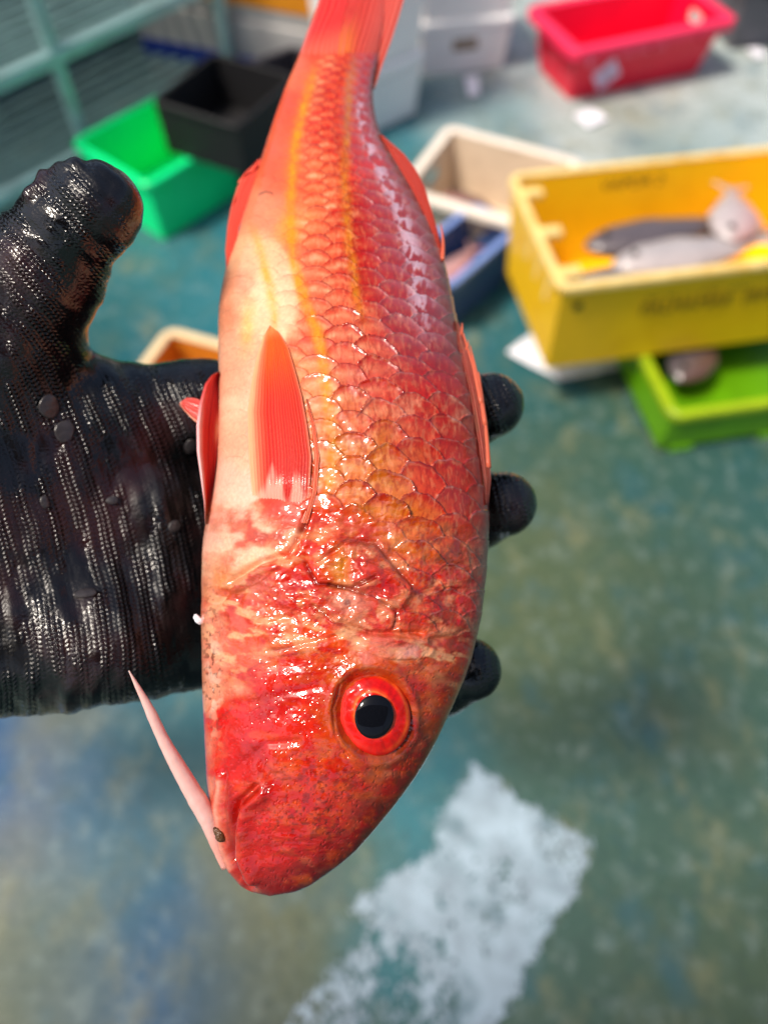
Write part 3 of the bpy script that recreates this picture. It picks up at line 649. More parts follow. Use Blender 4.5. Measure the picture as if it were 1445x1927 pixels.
# ---- pigment, with some shade, sheen and highlights painted in ----
cp = [  # x, y, (r,g,b), sigma
 (430,560,(240,168,140),35),(435,700,(244,184,156),35),(470,740,(250,206,176),30),(440,820,(244,188,160),35),(430,900,(246,200,176),30),(400,1000,(240,180,160),30),(470,480,(248,200,160),35),(440,1010,(242,196,168),35),
 (480,400,(240,160,132),35),(520,300,(236,130,104),35),(545,200,(236,120,95),25),(560,140,(240,140,110),20),(600,110,(238,110,80),25),
 (500,560,(250,214,176),35),(560,420,(244,170,120),25),(600,330,(240,130,95),30),(600,450,(240,128,100),30),(625,560,(240,130,105),35),(640,640,(236,128,108),35),(590,720,(240,160,120),30),
 (620,240,(232,84,60),25),(660,300,(222,62,48),25),(690,400,(196,34,32),30),(700,500,(196,44,38),35),(740,450,(172,26,34),30),(700,200,(200,50,55),25),(680,150,(214,62,50),25),(640,150,(228,78,50),25),
 (760,560,(180,30,32),35),(800,640,(176,28,32),35),(830,740,(200,48,46),30),(700,700,(222,110,96),35),(650,780,(232,140,100),30),(720,800,(222,118,96),35),(790,760,(206,66,54),35),(850,850,(205,70,58),30),
 (700,900,(230,150,90),40),(650,900,(232,140,75),30),(760,880,(224,120,80),35),(820,900,(218,92,66),30),(880,930,(204,70,58),30),(740,980,(232,150,90),35),(800,1010,(226,130,84),35),(690,960,(228,130,80),30),
 (620,970,(222,86,48),25),(580,890,(226,110,60),18),(870,1040,(190,90,66),30),(850,1120,(206,62,50),35),(890,1180,(196,66,56),25),(800,1080,(220,96,66),30),
 (440,1070,(242,190,160),30),(500,1010,(246,200,168),30),(520,970,(228,80,62),20),(440,1120,(240,150,126),28),(470,1090,(214,92,84),20),(540,1080,(228,74,50),28),(590,1050,(224,80,54),25),
 (640,1070,(222,120,78),20),(690,1090,(216,80,76),25),(660,1140,(226,150,130),25),(720,1150,(218,80,76),22),(780,1150,(226,84,48),28),(700,1040,(206,104,84),25),(600,1140,(222,78,46),28),(560,1150,(224,86,58),25),
 (400,1200,(238,160,140),22),(395,1300,(238,176,150),18),(400,1400,(236,140,120),16),(440,1180,(232,120,108),25),(480,1240,(236,120,100),25),(430,1270,(240,160,138),22),(520,1200,(234,110,72),28),(600,1210,(236,110,60),28),
 (700,1215,(236,140,128),22),(770,1225,(236,170,160),16),(820,1240,(214,110,90),25),(860,1200,(204,84,70),25),(850,1270,(206,110,90),22),
 (560,1280,(226,58,22),35),(500,1330,(224,40,26),35),(440,1370,(226,36,30),30),(560,1360,(228,62,34),35),(430,1420,(220,22,22),28),(480,1400,(224,48,38),30),(620,1270,(214,110,40),20),(610,1340,(206,110,44),18),(620,1420,(214,120,74),22),
 (560,1430,(226,92,62),30),(520,1470,(226,84,62),25),(600,1480,(212,78,44),30),(640,1500,(208,80,54),28),(700,1460,(196,110,84),28),(760,1440,(184,96,76),28),(800,1380,(182,92,74),25),(820,1320,(196,110,88),22),(790,1270,(206,92,56),22),(740,1260,(200,86,40),20),
 (700,1550,(160,44,38),30),(790,1450,(150,56,48),20),(830,1370,(156,66,56),16),(640,1600,(150,26,26),30),(580,1640,(140,20,24),28),(520,1660,(156,26,28),22),(690,1590,(130,28,28),20),(520,1600,(214,40,34),30),(480,1560,(222,50,40),28),(560,1540,(212,52,34),35),(480,1510,(228,78,60),25),(600,1560,(202,52,36),30),  # dark spots at the snout's lower right are painted shade
 (430,1490,(220,44,40),16),(428,1560,(212,60,60),14),(404,1480,(238,160,140),14),(410,1560,(234,150,132),14),(424,1620,(222,120,112),14),(460,1650,(196,70,70),18),(455,1600,(224,70,60),15),(760,1500,(168,70,60),22)]
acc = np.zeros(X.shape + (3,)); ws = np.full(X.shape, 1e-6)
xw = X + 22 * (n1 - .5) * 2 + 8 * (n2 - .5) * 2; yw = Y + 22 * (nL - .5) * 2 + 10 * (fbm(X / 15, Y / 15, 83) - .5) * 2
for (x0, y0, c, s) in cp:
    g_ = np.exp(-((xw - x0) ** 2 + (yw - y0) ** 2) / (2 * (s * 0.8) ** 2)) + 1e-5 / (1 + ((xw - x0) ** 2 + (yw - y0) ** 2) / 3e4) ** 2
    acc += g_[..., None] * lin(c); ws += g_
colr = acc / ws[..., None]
def mixc(c, k):
    global colr
    k = np.clip(k, 0, 1)[..., None]; colr = colr * (1 - k) + lin(c) * k
# scale pigment: red tips, pale bases, thin dark free edge
sk = scaled * sstep(0.16, 0.4, UF)
bright = np.interp(UF, [0, .35, .6, 1], [0.15, .35, .6, .55])
mixc((186, 14, 14), sk * bright * (0.45 + 0.75 * hash1) * sstep(0.50, 0.95, bt_) * 1.15)
mixc((250, 196, 160), sk * (0.25 + 0.55 * hash2) * np.exp(-((bt_ - 0.55) / 0.2) ** 2) * (1 - 0.85 * sstep(0.45, .75, UF)) * (.5 + .5 * sstep(.4, .6, n2)))
mixc((84, 22, 14), sk * np.exp(-((1 - bt_) / (0.035 + .05 * n1)) ** 2) * (0.55 + .45 * sstep(.38, .6, n2)) * 0.85 * sstep(0.2, .5, UF))
mixc((170, 70, 50), scaled * np.exp(-((1 - bt_) / 0.06) ** 2) * 0.24 * (1 - sstep(0.2, .5, UF)) * sstep(.4, .55, n2))
mixc((236, 180, 150), sk * np.exp(-((0.88 - bt_) / 0.04) ** 2) * 0.3 * sstep(.4, .6, n2))
mixc((226, 186, 160), np.clip(sstep(0.84, 0.9, hash2) * sk * sstep(0.62, 0.75, UF) * sstep(620, 760, Y) * sstep(940, 900, Y) * 0.42 * sstep(.36, .60, n1), 0, 1))
# yellow stripes
def stripe(pts, w, a_, c):
    x_ = np.interp(Y, [p[1] for p in pts], [p[0] for p in pts]); m_ = np.exp(-((X - x_ - 4 * (n2 - .5)) / (w * (0.75 + 0.5 * n1))) ** 2) * sstep(pts[0][1] - 20, pts[0][1] + 30, Y) * (1 - sstep(pts[-1][1] - 50, pts[-1][1] + 10, Y))
    mixc(c, m_ * a_ * (0.75 + 0.4 * hash1) * (.35 + .9 * fbm(X / 10, Y / 16, 77, 3)) * (.8 + .2 * np.sin(np.pi * np.clip(bt_, 0, 1))))
stripe([(592, 130), (572, 200), (558, 260), (550, 330), (546, 420), (552, 490), (572, 560), (595, 620), (610, 690), (616, 760), (626, 840), (622, 900), (600, 960)], 10, .95, (238, 178, 20))
stripe([(665, 110), (656, 170), (652, 260), (648, 330), (652, 400), (656, 460), (666, 510), (670, 560), (690, 620)], 9, 0.9, (214, 154, 20))
stripe([(478, 430), (492, 480), (508, 540), (517, 600), (518, 640)], 9, 0.6, (246, 184, 60))
stripe([(470, 560), (466, 620), (462, 680)], 12, 0.4, (248, 196, 100))
for (x0, y0, sx, sy, r_, a_) in ((720, 830, 12, 26, 5, .7), (730, 905, 22, 8, 20, .6), (760, 960, 30, 9, 30, .55), (690, 965, 9, 30, -40, .6), (800, 1045, 26, 9, 15, .5), (640, 860, 14, 30, 0, .5), (770, 990, 14, 14, 0, .3), (705, 870, 14, 20, 0, .4)):
    mixc((196, 130, 6), gauss(x0, y0, sx, sy, r_) * a_ * (0.6 + .8 * n2))
# head colour: blood patches, orange freckles, dark groove lines, painted cream highlights
hd = head
mixc((200, 16, 12), hd * sstep(0.42, 0.72, fbm(X / 52, Y / 36, 101, 5)) * 0.75 * (1 - gauss(400, 1300, 20, 300)))
mixc((236, 176, 140), hd * sstep(0.50, 0.76, fbm(X / 30, Y / 18, 111, 6)) * 0.5 * (0.4 + .7 * crumple))
mixc((120, 56, 50), crumple * sstep(0.88, 1.0, ridge2) * 0.35)
mixc((226, 120, 30), hd * sstep(0.48, 0.74, fbm(X / 22, Y / 16, 121, 5)) * 0.5 * sstep(1180, 1250, Y) * sstep(480, 560, X))
fr = sstep(0.60, 0.68, fbm(X / 7, Y / 6, 131, 2)) * np.clip(gauss(600, 1490, 85, 60) + .7 * gauss(560, 1570, 80, 30), 0, 1)
mixc((110, 40, 20), fr * 0.6)
mixc((96, 60, 40), gauss(770, 1420, 45, 60, 20) * sstep(0.5, 0.64, fbm(X / 14, Y / 14, 141)) * 0.65)
mixc((84, 54, 44), gauss(850, 1100, 60, 120) * sstep(0.56, 0.66, fbm(X / 16, Y / 20, 151)) * 0.6)
mixc((120, 70, 44), sstep(0.70, 1.0, UF) * sstep(1200, 1320, Y) * sstep(0.5, 0.62, fbm(X / 20, Y / 20, 161)) * 0.5)
mixc((214, 150, 60), gauss(643, 1062, 14, 22, 10) * 0.9)
mixc((222, 150, 132), gauss(655, 1136, 26, 16) * 0.8); mixc((120, 70, 60), np.exp(-(np.hypot(X - 654, Y - 1134) / 7) ** 4) * .8)
mixc((210, 120, 30), gauss(425, 1100, 12, 22, -40) * 0.7)
mixc((204, 62, 70), gauss(455, 1095, 30, 8, -30) * .6)
for pts, w_, c_, a_ in (([(575, 1060), (598, 1100), (660, 1105), (705, 1085)], 3, (120, 14, 6), .8), ([(620, 1100), (700, 1120), (745, 1150), (740, 1180)], 2.5, (90, 30, 34), .55),
        ([(660, 1018), (705, 1026), (745, 1072), (790, 1120)], 7, (128, 76, 76), .55), ([(578, 968), (568, 1000)], 6, (120, 10, 4), .7), ([(590, 1140), (630, 1170), (700, 1190)], 3, (130, 50, 40), .5),
        ([(505, 1225), (560, 1215), (600, 1212)], 2.5, (110, 36, 40), .5), ([(410, 1350), (440, 1330)], 2, (120, 40, 40), .4), ([(428, 1478), (437, 1555), (437, 1610), (458, 1665)], 8, (176, 8, 14), .85), ([(484, 1486), (450, 1514), (440, 1555), (440, 1612), (456, 1660)], 3, (96, 14, 16), .6), ([(412, 1470), (407, 1530), (416, 1590), (432, 1635)], 5, (244, 186, 168), .6), ([(425, 1452), (421, 1510), (425, 1560), (437, 1622)], 2.2, (150, 60, 60), .5), ([(500, 1590), (560, 1585), (620, 1560)], 3, (120, 20, 22), .3), ([(560, 1470), (500, 1440), (470, 1400)], 3, (130, 26, 20), .35), ([(470, 1262), (520, 1236), (600, 1222)], 3, (140, 40, 40), .4)):
    d = segd(X + wob, Y + wob, pts); mixc(c_, np.exp(-(d / w_) ** 2) * a_)
d = segd(X, Y, lobe); mixc((232, 120, 110), np.exp(-(d / 2.5) ** 2) * 0.5)
cr_n = sstep(.44, .66, fbm((X + Y * .4) / 34, (Y - X * .3) / 15, 181, 5))
mixc((248, 196, 156), cr_n * np.clip(gauss(600, 1195, 90, 26, -4) + gauss(540, 1045, 60, 20, -24) + gauss(450, 1150, 50, 50) + .7 * gauss(430, 1230, 34, 60) + gauss(800, 1235, 40, 20, 20) + .8 * gauss(870, 1240, 26, 60), 0, 1) * .75)  # cream wet highlights painted into the cheek and gill colour
mixc((186, 6, 6), sstep(.40, .62, fbm(X / 60, Y / 34, 183, 4)) * np.clip(gauss(450, 1390, 60, 46) + .8 * gauss(540, 1300, 70, 34) + .7 * gauss(520, 1590, 60, 50), 0, 1) * .7)
# streaky pigment inside the scales
mixc((150, 10, 14), sk * sstep(.5, .68, fbm(acoord * 14, bcoord * 3.2, 191, 3)) * .40 * sstep(.35, .6, UF))
mixc((250, 190, 160), sk * sstep(.56, .72, fbm(acoord * 12, bcoord * 3.0, 197, 3)) * .22)
# pores along the jaw
po = sstep(0.66, 0.72, fbm(X / 6, Y / 6, 171, 2)) * gauss(400, 1260, 16, 110); mixc((110, 60, 50), po * .8)
mixc((248, 214, 190), gauss(402, 1290, 12, 90) * sstep(0.45, .6, fbm(X / 12, Y / 18, 173)) * .5)
mixc((190, 96, 70), np.exp(-((er - 1.03) / 0.05) ** 2) * 0.4)
mixc((140, 90, 30), np.exp(-((er - 1.12) / 0.08) ** 2) * 0.4 * sstep(690, 640, X))
# thin dark mark on the flank near the vent
d = segd(X, Y, [(488, 366), (500, 361), (513, 364)]); mixc((60, 30, 20), np.exp(-(d / 1.6) ** 2) * .8)
d = segd(X, Y, [(672, 785), (702, 752)]); mixc((120, 56, 50), np.exp(-(d / 2) ** 2) * .7)
mixc((250, 236, 226), scaled * 0.0)
# lilac sheen and pale glints painted into the back edge scales
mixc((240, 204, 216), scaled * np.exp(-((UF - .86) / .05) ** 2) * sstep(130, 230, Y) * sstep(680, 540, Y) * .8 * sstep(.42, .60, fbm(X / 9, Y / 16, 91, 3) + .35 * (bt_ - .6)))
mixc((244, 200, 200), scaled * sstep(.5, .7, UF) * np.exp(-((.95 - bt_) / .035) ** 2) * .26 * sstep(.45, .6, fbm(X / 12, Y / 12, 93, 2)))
mixc((150, 90, 104), scaled * sstep(0.90, 0.99, UF) * 0.4)
colr *= (0.84 + 0.32 * n1)[..., None]
colr = np.clip(colr, 0.002, 1); lum = colr.max(-1, keepdims=True); sat_ = sstep(.45, .95, 1 - colr.min(-1, keepdims=True) / lum); colr = (0.80 - .08 * sat_) * lum * (colr / lum) ** (np.array([1.0, 1.12, 1.08]) + sat_ * np.array([0, .36, .62]))
colb = colr[:, np.linspace(NF - 1, 0, NB + 2).astype(int)[1:-1]]
n_, mF, mB = len(ys), NF, NB
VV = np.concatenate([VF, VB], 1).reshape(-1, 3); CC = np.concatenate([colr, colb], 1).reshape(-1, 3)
gl = np.clip(0.10 + 0.9 * (head * 0.5 + wet + 0.3), 0, 1)
wetv = np.concatenate([np.clip(wet + head * 0.8 + 0.15 + 0.5 * sstep(.5, .62, nL), 0, 1), np.zeros_like(PYb)], 1).reshape(-1)
Qf = grid_faces(n_, mF + mB, wrap=True)
def fish_skin():
    m = bpy.data.materials.new('wet_fish_skin'); m.use_nodes = True; t = m.node_tree; N = t.nodes; L = t.links; b = N['Principled BSDF']
    a = N.new('ShaderNodeAttribute'); a.attribute_name = 'tint'; w_ = N.new('ShaderNodeAttribute'); w_.attribute_name = 'wet'
    tc = N.new('ShaderNodeTexCoord')
    n = N.new('ShaderNodeTexNoise'); n.inputs['Scale'].default_value = 900; n.inputs['Detail'].default_value = 5; L.new(tc.outputs['Object'], n.inputs['Vector'])
    mr = N.new('ShaderNodeMapRange'); mr.inputs[1].default_value = .3; mr.inputs[2].default_value = .7; mr.inputs[3].default_value = .88; mr.inputs[4].default_value = 1.12; L.new(n.outputs[0], mr.inputs[0])
    mx = N.new('ShaderNodeVectorMath'); mx.operation = 'SCALE'; L.new(a.outputs['Color'], mx.inputs[0]); L.new(mr.outputs[0], mx.inputs['Scale']); L.new(mx.outputs[0], b.inputs['Base Color'])
    b.inputs['Roughness'].default_value = 0.4; b.inputs['Specular IOR Level'].default_value = 0.12
    cr_ = N.new('ShaderNodeMapRange'); cr_.inputs[3].default_value = 0.55; cr_.inputs[4].default_value = 1.0; L.new(w_.outputs['Fac'], cr_.inputs[0]); L.new(cr_.outputs[0], b.inputs['Coat Weight'])
    rr_ = N.new('ShaderNodeMapRange'); rr_.inputs[3].default_value = 0.14; rr_.inputs[4].default_value = 0.02; L.new(w_.outputs['Fac'], rr_.inputs[0]); L.new(rr_.outputs[0], b.inputs['Coat Roughness'])
    ci = N.new('ShaderNodeMapRange'); ci.inputs[3].default_value = 1.33; ci.inputs[4].default_value = 1.6; L.new(w_.outputs['Fac'], ci.inputs[0]); L.new(ci.outputs[0], b.inputs['Coat IOR'])
    sh = N.new('ShaderNodeAttribute'); sh.attribute_name = 'silver'; sm = N.new('ShaderNodeMapRange'); sm.inputs[3].default_value = .12; sm.inputs[4].default_value = 2.2; L.new(sh.outputs['Fac'], sm.inputs[0]); L.new(sm.outputs[0], b.inputs['Specular IOR Level'])
    b.inputs['IOR'].default_value = 1.6
    n2_ = N.new('ShaderNodeTexNoise'); n2_.inputs['Scale'].default_value = 150; n2_.inputs['Detail'].default_value = 4; n2_.inputs['Roughness'].default_value = 0.55; n2_.inputs['Distortion'].default_value = 1.2; L.new(tc.outputs['Object'], n2_.inputs['Vector'])
    bp = N.new('ShaderNodeBump'); bp.inputs['Distance'].default_value = 0.0009; bp.inputs['Strength'].default_value = 0.12; L.new(n2_.outputs[0], bp.inputs['Height'])
    L.new(bp.outputs[0], b.inputs['Coat Normal']); L.new(bp.outputs[0], b.inputs['Normal'])
    b.inputs['Subsurface Weight'].default_value = 0.12; b.inputs['Subsurface Radius'].default_value = (1.0, .3, .15); b.inputs['Subsurface Scale'].default_value = 0.003
    return m
M_skin = fish_skin()
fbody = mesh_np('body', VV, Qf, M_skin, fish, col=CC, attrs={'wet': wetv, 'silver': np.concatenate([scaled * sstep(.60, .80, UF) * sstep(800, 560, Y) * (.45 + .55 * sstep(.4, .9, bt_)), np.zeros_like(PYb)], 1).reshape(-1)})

def dispd(px, py):
    """height of the finished flank above the bare one"""
    iy = np.clip(np.searchsorted(-ys, -np.asarray(py, float)), 0, n_ - 1); u = u_of(px, py); iu = np.clip(np.searchsorted(uf, u), 0, NF - 1)
    return dis[iy, iu]

# ---- eye: domed iris, pupil ----
def dome(cx, cy, rx, ry, rot, d0, hgt, name, m, colf=None, parent=None, n=44, mseg=96, base=0.0, egg=0.0):
    r = np.linspace(0, 1, n) ; a = np.linspace(0, 2 * np.pi, mseg, endpoint=False)
    RR, AA = np.meshgrid(r, a, indexing='ij'); c, s = math.cos(R(rot)), math.sin(R(rot))
    lx = RR * rx * np.cos(AA) * (1 - egg * np.sin(AA) ** 3 * RR); ly = RR * ry * np.sin(AA)
    px_ = cx + lx * c - ly * s; py_ = cy + lx * s + ly * c
    z = hgt * np.sqrt(np.clip(1 - (RR * 0.93) ** 2, 0, 1)) - hgt * math.sqrt(1 - .93 ** 2) + base
    z = z + (0.0013 * (fbm(lx / 26 + 5, ly / 26 + 5, 33) - .5) * (RR < 2) if colf is not None else 0)
    # eye plane tilted a little like the flank
    dd = d0 + (px_ - cx) / F * d0 * 0.12 - (py_ - cy) / F * d0 * 0.02 - z
    V = P(px_, py_, dd).reshape(-1, 3)
    return mesh_np(name, V, grid_faces(n, mseg, wrap=True), m, parent, col=None if colf is None else colf(RR, AA).reshape(-1, 3))
d_eye = float(flank_depth(ex, ey))
def iris_col(r, a):
    c = np.zeros(r.shape + (3,)) + lin((208, 16, 8)); nn = fbm(a * 5, r * 3, 7)
    def mx(c, cc, k): k = np.clip(k, 0, 1)[..., None]; return c * (1 - k) + lin(cc) * k
    c = mx(c, (236, 70, 30), np.exp(-((r - .56) / .05) ** 2) * .9)
    c = mx(c, (196, 10, 8), np.exp(-((r - .72) / .07) ** 2) * .7 * nn * 1.6)
    c = mx(c, (244, 130, 60), np.exp(-((r - .525) / .018) ** 2) * .8)
    c = mx(c, (150, 8, 6), sstep(.5, .7, fbm(np.cos(a) * 6 + 8, np.sin(a) * 6 + r * 3, 12)) * .5)
    c = mx(c, (238, 96, 30), np.exp(-((r - .93) / .05) ** 2) * .8 * sstep(-.3, .8, np.cos(a)))
    c = mx(c, (230, 60, 50), np.exp(-((r - .88) / .08) ** 2) * .6 * sstep(.1, .9, -np.cos(a)))
    c = mx(c, (150, 14, 10), sstep(.84, 1.02, r + .16 * (nn - .5)) * .7)
    return c * (0.8 + .4 * fbm(a * 14, r * 4, 9))[..., None]
M_iris = mat('red_iris', tint=True, rough=0.4, coat=1.0, crough=0.02, sss=0.05, spec=.1)
M_pupil = mat('black_pupil', (0.004, 0.0045, 0.007), rough=0.5, coat=0.75, crough=0.012, spec=0.0)
eye = dome(ex, ey, 68, 80, -18, d_eye + 0.0030, 0.0060, 'eye', M_iris, iris_col, fish)
er_pup = dome(ex + 1, ey + 6, 36.5, 41.5, 12, d_eye + 0.0030, 0.0019, 'pupil', M_pupil, None, fish, base=0.0040, egg=0.06)
er_pup.parent = eye
# fleshy orbit rim around the eye
def tube(name, pts, rad, m, parent, ns=10, col=None, closed=False, flat=1.0):
    pts = np.asarray(pts, float); n = len(pts); rad = np.broadcast_to(np.asarray(rad, float), (n,))
    T = np.gradient(pts, axis=0); T /= np.linalg.norm(T, axis=1, keepdims=True) + 1e-12
    up = -CF + 0.001; A = np.cross(T, up); A /= np.linalg.norm(A, axis=1, keepdims=True) + 1e-12; Bv = np.cross(A, T)
    a = np.linspace(0, 2 * np.pi, ns, endpoint=False)
    V = pts[:, None] + rad[:, None, None] * (A[:, None] * np.cos(a)[None, :, None] + flat * Bv[:, None] * np.sin(a)[None, :, None])
    Q = grid_faces(n, ns, wrap=True)
    V = V.reshape(-1, 3)
    c0 = len(V); V = np.concatenate([V, pts[:1], pts[-1:]])
    caps = [(c0, (k + 1) % ns, k, k) for k in range(ns)] + [(c0 + 1, (n - 1) * ns + k, (n - 1) * ns + (k + 1) % ns, (n - 1) * ns + (k + 1) % ns) for k in range(ns)]
    capt = np.array([[c_[0], c_[1], c_[2]] for c_ in caps])
    # use tris everywhere to keep one face size
    Qt = np.concatenate([Q[:, [0, 1, 2]], Q[:, [0, 2, 3]], capt])
    if col is not None: col = np.concatenate([np.repeat(col, ns, 0), col[:1], col[-1:]])
    return mesh_np(name, V, Qt, m, parent, col=col)

# ---- fins ----
M_fin = mat('wet_fin', tint=True, rough=0.4, coat=0.5, crough=0.1, sss=0.2, spec=.15, bump=0.0001, bscale=900)
def fin(name, A, Bp, dA, dB, colf, rays=14, amp_=0.00025, n=90, m=70, thick=0.0006, ragged=0.0, curve=None, seed=1, raydir='v'):
    """sheet between outline A (first edge) and Bp (second edge), each a polyline base->tip in chart px; dA, dB depth functions or arrays"""
    def rs(p, n):
        p = np.array(p, float); s = np.concatenate([[0], np.cumsum(np.hypot(*np.diff(p, axis=0).T))]); t = np.linspace(0, s[-1], n)
        return np.interp(t, s, p[:, 0]), np.interp(t, s, p[:, 1])
    ax, ay = rs(A, n); bx, by = rs(Bp, n); v = np.linspace(0, 1, m)[None]
    X_ = ax[:, None] * (1 - v) + bx[:, None] * v; Y_ = ay[:, None] * (1 - v) + by[:, None] * v
    s = np.linspace(0, 1, n)[:, None] + 0 * v; v = v + 0 * s
    D = dA(X_, Y_) * (1 - v) + dB(X_, Y_) * v
    if curve is not None: D = D - curve(s, v)
    q = v if raydir == 'v' else s
    ray = np.cos(2 * np.pi * q * rays + 1.3 * np.sin(q * 9) + 1.5 * (fbm(s * 3, v * 3, seed) - .5))
    D = D - amp_ * ray - amp_ * .5 * np.cos(2 * np.pi * q * rays * 2.3)
    c = colf(s, v, ray)
    if ragged:
        k = ragged * (fbm(q * rays * 2, s * 0 + 3, seed + 7) - .5) * sstep(.6, 1, s if raydir == 'v' else v)
        if raydir == 'v': Y_ = Y_ + k; X_ = X_ - .35 * np.abs(k)
        else: X_ = X_ - np.abs(k)
    T = P(X_, Y_, D); Bk = P(X_, Y_, D + thick * (0.15 + np.sin(np.pi * v) * np.sin(np.pi * np.clip(s, 0, .5))))
    N_ = n * m; V = np.concatenate([T.reshape(-1, 3), Bk.reshape(-1, 3)])
    bd = list(range(m)) + [i * m + m - 1 for i in range(1, n)] + [n * m - 1 - i for i in range(1, m)] + [(n - 1 - i) * m for i in range(1, n - 1)]
    side = [(bd[k], bd[(k + 1) % len(bd)], bd[(k + 1) % len(bd)] + N_, bd[k] + N_) for k in range(len(bd))]
    Q = np.concatenate([grid_faces(n, m), grid_faces(n, m, flip=True) + N_, np.array(side)])
    return mesh_np(name, V, Q, M_fin, fish, col=np.concatenate([c.reshape(-1, 3)] * 2))
def cm(*ks):
    """blend colours: base, then (colour, weight) pairs"""
    c = None
    for k in ks:
        if c is None: c = k
        else:
            w_ = np.clip(k[1], 0, 1)[..., None]; c = c * (1 - w_) + lin(k[0]) * w_
    return c
def base_c(s, c): return np.zeros(s.shape + (3,)) + lin(c)
fd = lambda X_, Y_: flank_depth(X_, Y_)
# pectoral
pecA = [(482, 965), (474, 925), (468, 850), (466, 775), (474, 715), (484, 668), (496, 632), (506, 616)]
pecB = [(572, 985), (582, 930), (586, 860), (578, 800), (568, 745), (556, 700), (543, 655), (524, 624), (508, 612)]
def pec_col(s, v, ray):
    return cm(base_c(s, (198, 34, 16)), ((216, 84, 14), sstep(.55, .95, s)), ((240, 150, 110), sstep(.34, 0, v) * .85), ((190, 24, 24), sstep(.45, .15, s) * .7 * sstep(.1, .5, v)), ((170, 20, 20), np.clip(-ray, 0, 1) * .55 * sstep(.3, .6, fbm(v * 12, s * 3, 9))), ((240, 120, 90), np.clip(ray, 0, 1) * .15),
              ((240, 196, 172), sstep(.22, .10, s + .30 * (fbm(v * 7, s * 5, 3) - .5)) * .5), ((224, 96, 80), sstep(.12, .04, s + .1 * (fbm(v * 5, s * 8, 4) - .5)) * .8), ((236, 128, 96), sstep(.93, 1, v) * .5), ((248, 176, 130), sstep(.16, 0, v) * .6), ((246, 150, 90), sstep(.9, 1, s) * .7))
fin('pectoral_fin', pecA, pecB, lambda X_, Y_: fd(X_, Y_) + .0010 - .0020 * sstep(962, 905, Y_), lambda X_, Y_: fd(X_, Y_) + .0008 - .0020 * sstep(972, 890, Y_), pec_col, rays=19, amp_=.00006, n=150, m=130, thick=.0008, curve=lambda s, v: .0016 * np.sin(np.pi * np.clip(v * 1.0, 0, 1)) * sstep(0, .25, s) * (1 - .5 * s), seed=5)
# folded upper ray bundle beside the pectoral
fin('pectoral_fin', [(570, 985), (586, 930), (592, 860), (586, 800), (576, 752)], [(578, 985), (596, 925), (601, 860), (594, 805), (578, 750)], lambda X_, Y_: fd(X_, Y_) - .0012, lambda X_, Y_: fd(X_, Y_) - .0006,
    lambda s, v, ray: cm(base_c(s, (222, 74, 44)), ((244, 170, 130), np.clip(ray, 0, 1) * .5), ((190, 50, 30), np.clip(-ray, 0, 1) * .3)), rays=3, amp_=.00012, m=24, seed=8)
# pelvic fin on the belly side
dc = lambda X_, Y_: dep_c(Y_) - .002
pelA = [(386, 985), (384, 945), (378, 900), (371, 850), (370, 800), (375, 760), (386, 722), (398, 706), (410, 700)]
pelB = [(388, 985), (396, 950), (404, 905), (409, 860), (413, 800), (416, 760), (418, 730), (418, 710), (416, 698)]
fin('pelvic_fin', pelA, pelB, lambda X_, Y_: dc(X_, Y_) - .004, lambda X_, Y_: dc(X_, Y_) + .004,
    lambda s, v, ray: cm(base_c(s, (214, 36, 26)), ((240, 170, 170), sstep(.34, .16, v) * sstep(.95, .6, s)), ((222, 70, 70), sstep(.6, .95, s) * .8), ((176, 16, 12), np.clip(-ray, 0, 1) * .35 * sstep(.3, .5, v)), ((244, 150, 110), np.exp(-((v - .9) / .07) ** 2) * np.exp(-((s - .62) / .08) ** 2))),
    rays=5, amp_=.0002, n=90, m=60, curve=lambda s, v: .0035 * np.exp(-((v - .12) / .14) ** 2) * np.sin(np.pi * s) ** .5, thick=.0012, seed=11)
fin('pelvic_fin', [(378, 800), (366, 792), (352, 778), (338, 762)], [(376, 752), (366, 749), (352, 748), (338, 758)], lambda X_, Y_: dc(X_, Y_) + .004, lambda X_, Y_: dc(X_, Y_) + .002,
    lambda s, v, ray: cm(base_c(s, (218, 74, 66)), ((240, 160, 130), sstep(.2, 0, v)), ((240, 176, 150), sstep(.8, 1, s) * .7), ((200, 40, 40), np.clip(-ray, 0, 1) * .3)), rays=4, amp_=.0002, n=30, m=30, seed=12, curve=lambda s, v: .002 * np.sin(np.pi * v))
# anal fin
fin('anal_fin', [(427, 515), (424, 470), (428, 425), (434, 392), (446, 352), (460, 326), (484, 300)], [(434, 515), (444, 470), (450, 430), (462, 395), (474, 360), (486, 330), (495, 300)], lambda X_, Y_: dc(X_, Y_) - .001, lambda X_, Y_: dc(X_, Y_) + .001,
    lambda s, v, ray: cm(base_c(s, (226, 66, 48)), ((238, 120, 100), np.clip(ray, 0, 1) * .5), ((180, 24, 24), np.clip(-ray, 0, 1) * .25), ((242, 160, 130), sstep(.15, 0, v) * .5)), rays=6, amp_=.00012, n=120, m=30, raydir='v', ragged=14, seed=14)
for (x0, y0, x1, y1) in ((450, 345, 468, 318), (437, 395, 443, 368), (474, 325, 490, 298)):
    s = np.linspace(0, 1, 8); pts = P(x0 + (x1 - x0) * s, y0 + (y1 - y0) * s, dep_c(y0) - .0015)
    tube('fin_ray', pts, .0008 * (1 - s * .85), M_fin, fish, 6, col=np.zeros((8, 3)) + lin((226, 80, 60)))
